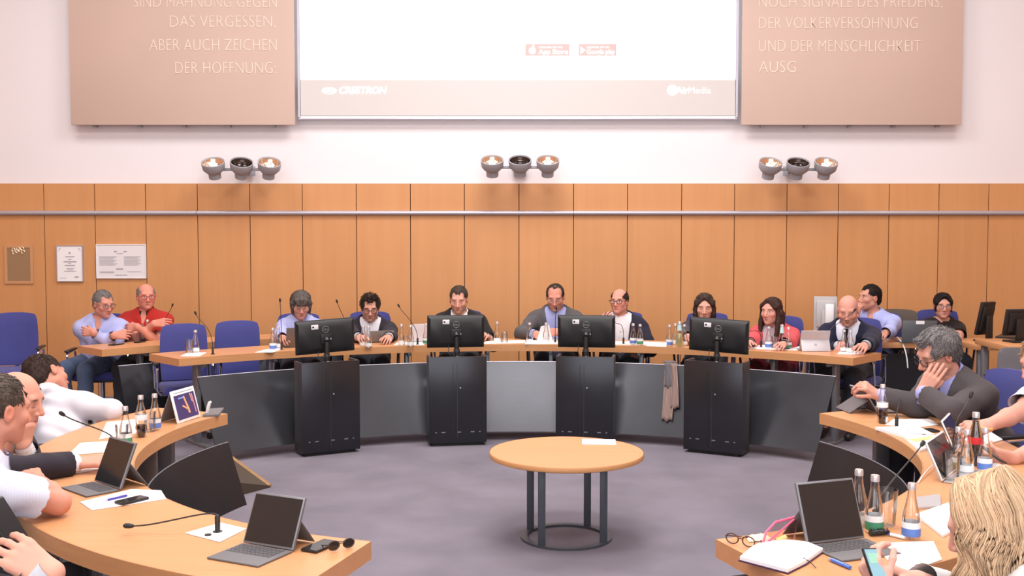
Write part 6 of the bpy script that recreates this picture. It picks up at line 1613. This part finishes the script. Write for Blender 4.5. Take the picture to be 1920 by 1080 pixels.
# hairbrush
a, c = PH(1630, 1005, TOPZ_), PH(1666, 1003, TOPZ_); t = thing('hairbrush', 'small dark bristly hairbrush beside the green-label bottle', 'brush', a); d = c - a
m = MB(); m.tube([Vector((0, 0, 0.009)), d * 0.5 + Vector((0, 0, 0.011)), d + Vector((0, 0, 0.009))], [0.008, 0.010, 0.007], 10); m.build('core', M_BLACK, t)
m = MB(); rnd = random.Random(2); 
for k in range(90):
    f, w = rnd.random(), rnd.uniform(-0.3, math.pi + 0.3); b0 = d * f + Vector((0, 0, 0.010)); n_ = d.normalized(); s_ = n_.cross(Vector((0, 0, 1)))
    m.tube([b0, b0 + (s_ * math.cos(w) + Vector((0, 0, 1)) * math.sin(w)) * 0.014], 0.0008, 4)
m.build('bristles', M_BLACK, t)['kind'] = 'stuff'
# eyeglasses and sunglasses lying on the desks
def specs(name, label, p, rz, m_, lens_m, s=1.0, h=TOPZ_):
    c = PH(*p, h); t = thing(name, label, 'glasses', c, rz); t.scale = (s, s, s); m = MB(); 
    for sg in (-1, 1):
        ring = [(sg * 0.032 + 0.024 * math.cos(w), 0, 0.022 + 0.018 * math.sin(w)) for w in np.linspace(0, 2 * math.pi, 17)]
        m.tube(ring, 0.0024, 6, cap=False); m.tube([(sg * 0.056, 0, 0.028), (sg * 0.062, 0.01, 0.026), (sg * 0.05, 0.085, 0.006), (sg * 0.02, 0.10, 0.004)], 0.0022, 6)
        l_ = MB(); l_.add(ring[:-1], [tuple(range(16))]); l_.build('lens', lens_m, t, None)
    m.tube([(-0.009, 0, 0.026), (0, -0.002, 0.029), (0.009, 0, 0.026)], 0.0022, 6); m.build('frame', m_, t)
specs('sunglasses', 'dark sunglasses folded at the desk end beside the shiny phone', (640, 1031), D2(35), mat('bronze_frame', (0.05, 0.03, 0.025), 0.3), mat('dark_lens', (0.02, 0.014, 0.012), 0.08), 0.8)
specs('eyeglasses', 'brown eyeglasses folded at the desk end beside the pink pouch', (1388, 1024), D2(-40), mat('brown_frame', (0.08, 0.03, 0.02), 0.3), GLASSM, 0.9)
# pink zipped clear pouch with snack paper
c = PH(1462, 1022, TOPZ_)
t = thing('pouch', 'clear zip pouch with pink trim leaning on the large tablet', 'pouch', c)
pa, pb, pc_, pd_ = PH(1428, 1026, TOPZ_) - c, PH(1490, 1018, TOPZ_) - c, PH(1497, 1012, TOPZ_) - c + Vector((0, 0.01, 0.075)), PH(1462, 1018, TOPZ_) - c + Vector((-0.01, 0.02, 0.062))
m = MB(); n_ = Vector((0, 0.022, 0.0)); m.add([pa, pb, pc_, pd_, pa + n_, pb + n_, pc_ + n_ * 0.3, pd_ + n_ * 0.3], [(0, 1, 2, 3), (7, 6, 5, 4), (0, 4, 5, 1), (1, 5, 6, 2), (3, 2, 6, 7), (0, 3, 7, 4)]); m.build('clear_bag', glass_mat('clear_vinyl', (0.93, 0.86, 0.87), 0.5), t, None)
m_pink = mat('pink_trim', (0.75, 0.10, 0.20), 0.5)
m = MB(); m.tube([pa, pa.lerp(pd_, 0.5) + Vector((-0.008, 0, 0.008)), pd_, pc_], 0.004, 6); m.tube([pa, pa.lerp(pc_, 0.45), pc_], 0.003, 6); m.build('trim', m_pink, t)
m = MB(); m.box((pa.x - 0.004, pa.y, 0.008), (0.014, 0.012, 0.014), 0.004); m.build('zip_pull', M_WHITEPL, t)
m = MB(); m.tube([pa.lerp(pb, 0.45) + Vector((0, 0.012, 0.012)), pa.lerp(pb, 0.75) + Vector((0, 0.012, 0.02))], 0.008, 8); m.build('contents', mat('yellow_bits', (0.7, 0.5, 0.2), 0.6), t)
c = PH(1424, 1012, TOPZ_); m = MB(); vs = []; rnd = random.Random(4)
for i in range(6):
    for k in range(6): vs.append((-0.04 + 0.016 * i, -0.025 + 0.011 * k, max(0.001, 0.014 * math.sin(i * 1.3 + k) ** 2 + rnd.uniform(0, 0.01)) if 0 < i < 5 and 0 < k < 5 else 0.001))
fs = [(i * 6 + k, i * 6 + k + 1, i * 6 + k + 7, i * 6 + k + 6) for i in range(5) for k in range(5)]; m.add(vs, fs)
tag(m.build('paper_napkin', mat('cream_tissue', (0.80, 0.66, 0.46), 0.85), loc=c, smooth=60), 'crumpled cream paper napkin beside the pink pouch', 'napkin')
c = PH(384, 778, TOPZ_); m = MB(); a_, b_ = PD(384, 776, c.y) - c, PD(393, 753, c.y) - c; m.tube([(a_.x, 0, 0.006), (a_.x + 0.012, 0, 0.012), (b_.x - 0.004, 0, b_.z - 0.018), (b_.x, 0, b_.z - 0.006), (b_.x + 0.008, 0, b_.z)], [0.005, 0.008, 0.0095, 0.009, 0.006], 10)
tag(m.build('tablet_stylus_holder', M_WHITEPL, loc=c), 'white curved plastic handle standing beside the picture tablet', 'handle')
# charging cable hanging by the edge-on laptop
q = [PH(1722, 905, TOPZ_ + 0.004), PH(1730, 888, TOPZ_ + 0.01), PH(1748, 872, TOPZ_ + 0.03), PH(1757, 866, TOPZ_ + 0.006)]; c = q[0]
m = MB(); m.tube(bez(*[x - c for x in q], 14), 0.0025, 7); tag(m.build('charging_cable', M_WHITEPL, loc=c), 'thin white charging cable looping to the edge-on laptop', 'cable')

# phones held in hands
def held_phone(label, c, right, up_, W, L, scr):
    right = Vector(right).normalized(); up_ = Vector(up_); up_ = (up_ - right * up_.dot(right)).normalized(); n_ = right.cross(up_)
    Mx = Matrix((( right.x, up_.x, n_.x, c[0]), (right.y, up_.y, n_.y, c[1]), (right.z, up_.z, n_.z, c[2]), (0, 0, 0, 1)))
    t = bpy.data.objects.new('smartphone', None); COL.objects.link(t); t.matrix_world = Mx; tag(t, label, 'phone')
    m = MB(); m.box((0, 0, 0), (W, L, 0.009), 0.004); m.build('case', M_BLACK, t)
    m = MB(); m.box((0, 0, 0.0046), (W - 0.006, L - 0.01, 0.001)); so = m.build('screen', scr, t)
    return t, so
m_ps = mat('phone_screen_teal', (0.20, 0.36, 0.42), 0.2, emit=0.35); 
hp, so = held_phone('smartphone with a lit teal screen in the blonde woman\'s hand', PD(1642, 1064, 2.62), (0.80, 0.35, -0.10), (-0.45, 0.40, 0.80), 0.050, 0.10, m_ps)
m = MB(); m.box((0.0, 0.022, 0.0053), (0.034, 0.026, 0.0006)); m.build('picture_tile', mat('phone_green', (0.24, 0.46, 0.36), 0.3, emit=0.35), so)
held_phone('dark smartphone in the ginger-haired person\'s hand', PD(1862, 852, 4.48), (0.75, 0.45, -0.35), (-0.55, 0.6, 0.45), 0.06, 0.12, M_SCREEN)
held_phone('dark blue smartphone held up at the desk corner', PD(14, 985, 2.36), (0.2, 0.9, 0.1), (-0.5, 0.1, 0.85), 0.065, 0.13, M_SCREEN)
# pen in the black-suit man's hand and pencil of the ginger-haired person
c = PD(914, 628, 9.76); m = MB(); m.tube([(0, 0, 0.03), (0.0, -0.02, -0.06)], [0.004, 0.004], 8); tag(m.build('pen', M_BLACK, loc=c), 'black pen held by the man in the black suit', 'pen')
c = PD(1848, 803, 4.74); m = MB(); m.tube([(-0.025, 0, 0.004), (0.03, 0, -0.004)], 0.004, 8); tag(m.build('pencil', mat('pencil_yellow', (0.75, 0.50, 0.05), 0.4), loc=c), 'yellow pencil in the ginger-haired person\'s fingers', 'pencil')
# earrings of the coral-cardigan woman
e9 = PEOPLE['p09']
for sg in (-1,):
    pt = e9['T'](sg * 0.088, 0.005, -0.055); m = MB(); m.tube([tuple(V(*(pt - e9['base'])) + e9['HR'][1] * 0.012 * math.cos(w) + e9['HR'][2] * 0.014 * math.sin(w)) for w in np.linspace(0, 2 * math.pi, 15)], 0.0035, 6, cap=False); m.build('earring', mat('coral_earring', (0.6, 0.18, 0.18), 0.4), e9['root'])

# ------------------------------------------------------------------ right-hand corner: tables, monitors, boxes
def desk_monitor(label, x0, x1, ytop, zt, dep, yaw, col, W=None, H=None, logo=True, lean=0.1, h=None):
    a, c = PD(x0, 600, dep), PD(x1, 600, dep); W = W or (c.x - a.x) / max(math.cos(yaw), 0.3); top = PD(x0, ytop, dep).z; H = H or top - zt - 0.05
    t = thing('monitor', label, 'monitor', ((a.x + c.x) / 2, dep, zt), yaw)
    R = Matrix.Translation((0, 0, top - zt - H / 2)) @ Matrix.Rotation(lean, 4, 'X')
    m = MB(); m.box((0, 0.02, 0), (W, 0.03, H), 0.004, M=R); m.build('bezel', col, t)
    m = MB(); m.box((0, -0.002, 0), (W * 0.8, 0.025, H * 0.75), 0.008, M=R); bk = m.build('back_cover', col, t)
    m = MB(); m.box((0, 0.0365, 0), (W - 0.03, 0.002, H - 0.03), 0, M=R); m.build('screen', M_SCREEN, t)
    m = MB(); m.box((0, -0.03, (top - zt - H / 2) / 2 + 0.02), (0.07, 0.03, top - zt - H / 2 + 0.03), 0.005); m.build('stand', col, t)
    m = MB(); m.box((0, -0.01, 0.008), (0.2, 0.15, 0.016), 0.004); m.build('foot', col, t)
    if logo:
        m = MB(); m.tube([R @ Vector((0.016 * math.cos(w), -0.0155, 0.016 * math.sin(w))) for w in np.linspace(0, 2 * math.pi, 17)], 0.003, 6, cap=False); m.build('logo_ring', M_ALU, bk)
    return t
rect_table('side_table', 'beech corner table under the tall black monitor', PD(1806, 640, 9.9).x, PD(1872, 640, 9.9).x + 0.1, 9.62, 10.3, 0.73, panel=False)
desk_monitor('tall black monitor turned sideways on the corner table', 1834, 1866, 566, 0.731, 9.95, D2(28), M_BLACK, lean=0.22)
rect_table('side_table', 'higher beech table at the wall corner carrying the second black monitor', PD(1866, 640, 9.1).x, PD(1866, 640, 9.1).x + 1.3, 8.86, 9.5, 0.80, panel=False)
desk_monitor('black monitor with round logo on the higher corner table', 1884, 1932, 580, 0.801, 9.2, D2(14), M_BLACK, lean=0.2)
flat('keyboard_tray', 'black laptop base on the higher corner table', 'laptop', [(1866, 634), (1880, 628), (1935, 630), (1925, 637)], 0.015, M_BLACK, 0.801)
m_lg = mat('light_grey_plastic', (0.46, 0.44, 0.45), 0.5)
rect_table('side_table', 'beech table half hidden behind the navy-suit man', PD(1508, 640, 10.15).x, PD(1600, 640, 10.15).x + 0.45, 10.2, 10.72, 0.70, panel=True)
t = desk_monitor('light grey old monitor behind the navy-suit man', 1527, 1568, 556, 0.701, 10.42, D2(-10), m_lg, lean=0.02, logo=False, H=0.34)
m = MB(); m.box((0.03, -0.07, 0.25), (0.08, 0.05, 0.20), 0.01); m.build('hinge_block', M_WHITEPL, t)
# pc case and side cabinet under the corner tables
p = PD(1830, 690, 9.8); t = thing('computer_case', 'grey computer case standing on the floor under the corner table', 'computer', (p.x, 9.95, 0))
m = MB(); m.box((0, 0, 0.22), (0.18, 0.42, 0.42), 0.006); m.build('case', M_STEEL, t); m = MB(); m.box((0, -0.212, 0.24), (0.16, 0.006, 0.36), 0.002); m.build('front_panel', M_BLACK, t)
for sx in (-1, 1):
    for sy in (-1, 1): m = MB(); m.box((sx * 0.06, sy * 0.15, 0.006), (0.03, 0.03, 0.012)); m.build('foot', M_BLACK, t)
chair(PD(1905, 690, 8.6).x, 8.55, D2(160), 'grey chair tucked at the higher corner table, seen from behind', 'grey', 0.86)
# scarf draped over the desk's modesty panel
p0 = PD(1252, 682, 9.0); t = thing('scarf', 'brown checked scarf hanging over the grey desk panel', 'scarf', (p0.x, p0.y, 0.0))
m_sc1, m_sc2 = cloth_mat('scarf_brown', (0.21, 0.145, 0.13), stripes=((0.36, 0.25, 0.22), 30)), cloth_mat('scarf_grey', (0.12, 0.11, 0.12))
def hang(x0, x1, ztop, zbot, xs0, xs1, mm, nm, ro):
    vs = []; fs = []; n, k = 14, 9
    for j in range(n + 1):
        f = j / n; z = ztop + (zbot - ztop) * f; rr = 3.30 + (3.60 - 3.30) * (max(z, 0.08) - 0.075) / 0.55 - 0.022 - ro - 0.01 * math.sin(f * 3)
        for i in range(k + 1):
            g = i / k; x = (x0 + (x1 - x0) * g) * (1 - f) + (xs0 + (xs1 - xs0) * g) * f
            xw = PD(x, 700, 8.95).x; yw = BC[1] + math.sqrt(rr ** 2 - (xw - BC[0]) ** 2) - 0.008 * math.sin(g * 12 + f * 2)
            vs.append((xw - p0.x, yw - p0.y, z + 0.01 * math.sin(g * 9) * f))
    for j in range(n):
        for i in range(k): a = j * (k + 1) + i; fs.append((a, a + 1, a + k + 2, a + k + 1))
    m = MB(); m.add(vs, fs); o = m.build(nm, mm, t, 70); sm = o.modifiers.new('thickness', 'SOLIDIFY'); sm.thickness = 0.006
hang(1247, 1268, 0.645, 0.20, 1234, 1252, m_sc1, 'scarf_end', 0.0)
hang(1258, 1268, 0.645, 0.30, 1252, 1265, m_sc1, 'scarf_end', 0.012)
hang(1246, 1256, 0.645, 0.46, 1243, 1256, m_sc2, 'scarf_end', 0.016)
m = MB(); vs = []
for a_ in (0, 1):
    for i in range(7):
        for (dy, dz) in ((-0.012, 0.0), (0.008, 0.012), (0.03, 0.0)):
            pass
pt = PD(1257, 681, 9.02); m.box((pt.x - p0.x, 0.04, 0.642), (0.10, 0.10, 0.02), 0.009); m.build('scarf_fold', m_sc2, t)
# wooden wedge on the carpet beside the desk panel
B_, A_, C_ = PH(507, 914, 0), PH(418, 875, 0.0), PH(432, 934, 0)
t = thing('wooden_wedge', 'wooden wedge ramp with dark slots lying on the carpet', 'wedge', B_)
m_wd = wood_mat('pale_plywood', (0.34, 0.20, 0.09), (0.46, 0.29, 0.14), (8, 8, 8), 0.6)
l_ = Vector((A_.x - B_.x, A_.y - B_.y, 0)); s_ = Vector((C_.x - B_.x, C_.y - B_.y, 0)); hgt = Vector((0, 0, 0.12))
m = MB(); m.add([Vector((0, 0, 0)), s_, s_ + hgt * 0.9, Vector((0, 0, 0.012)), Vector((0, 0, 0)) + l_, s_ + l_ * 0.6, s_ + l_ * 0.6 + hgt * 0.9, l_ + hgt], [(0, 1, 2, 3), (0, 3, 7, 4), (4, 7, 6, 5), (1, 5, 6, 2), (3, 2, 6, 7), (0, 4, 5, 1)]); m.build('ramp_body', mat('dark_underside', (0.055, 0.036, 0.024), 0.8), t, None)
m = MB(); m.tube([Vector((0, 0, 0.014)), l_ + hgt + Vector((0, 0, 0.002))], 0.013, 4); m.build('rim_board', m_wd, t, None)
for k in range(4):
    f = 0.15 + 0.22 * k; pz = l_ * f + Vector((0, 0, 0.012 + (0.12 - 0.012) * f)); m = MB(); n2 = Vector((l_.y, -l_.x, 0)).normalized()
    m.box((0, 0, 0), (0.04, 0.012, 0.014), 0, M=Matrix.Translation(pz + Vector((0, 0, -0.004))) @ Matrix.Rotation(math.atan2(l_.y, l_.x), 4, 'Z')); m.build('slot', M_BLACK, t)
# power adapter cable by the lace-top woman's table
q = [PD(1682, 632, 9.7), PD(1690, 640, 9.62), PD(1700, 650, 9.55), PD(1702, 690, 9.55)]; c = q[0]
m = MB(); m.tube(bez(*[x - c for x in q], 14), 0.006, 7); tag(m.build('cable', M_WHITEPL, loc=c), 'white cable hanging from the lace-top woman\'s table', 'cable')
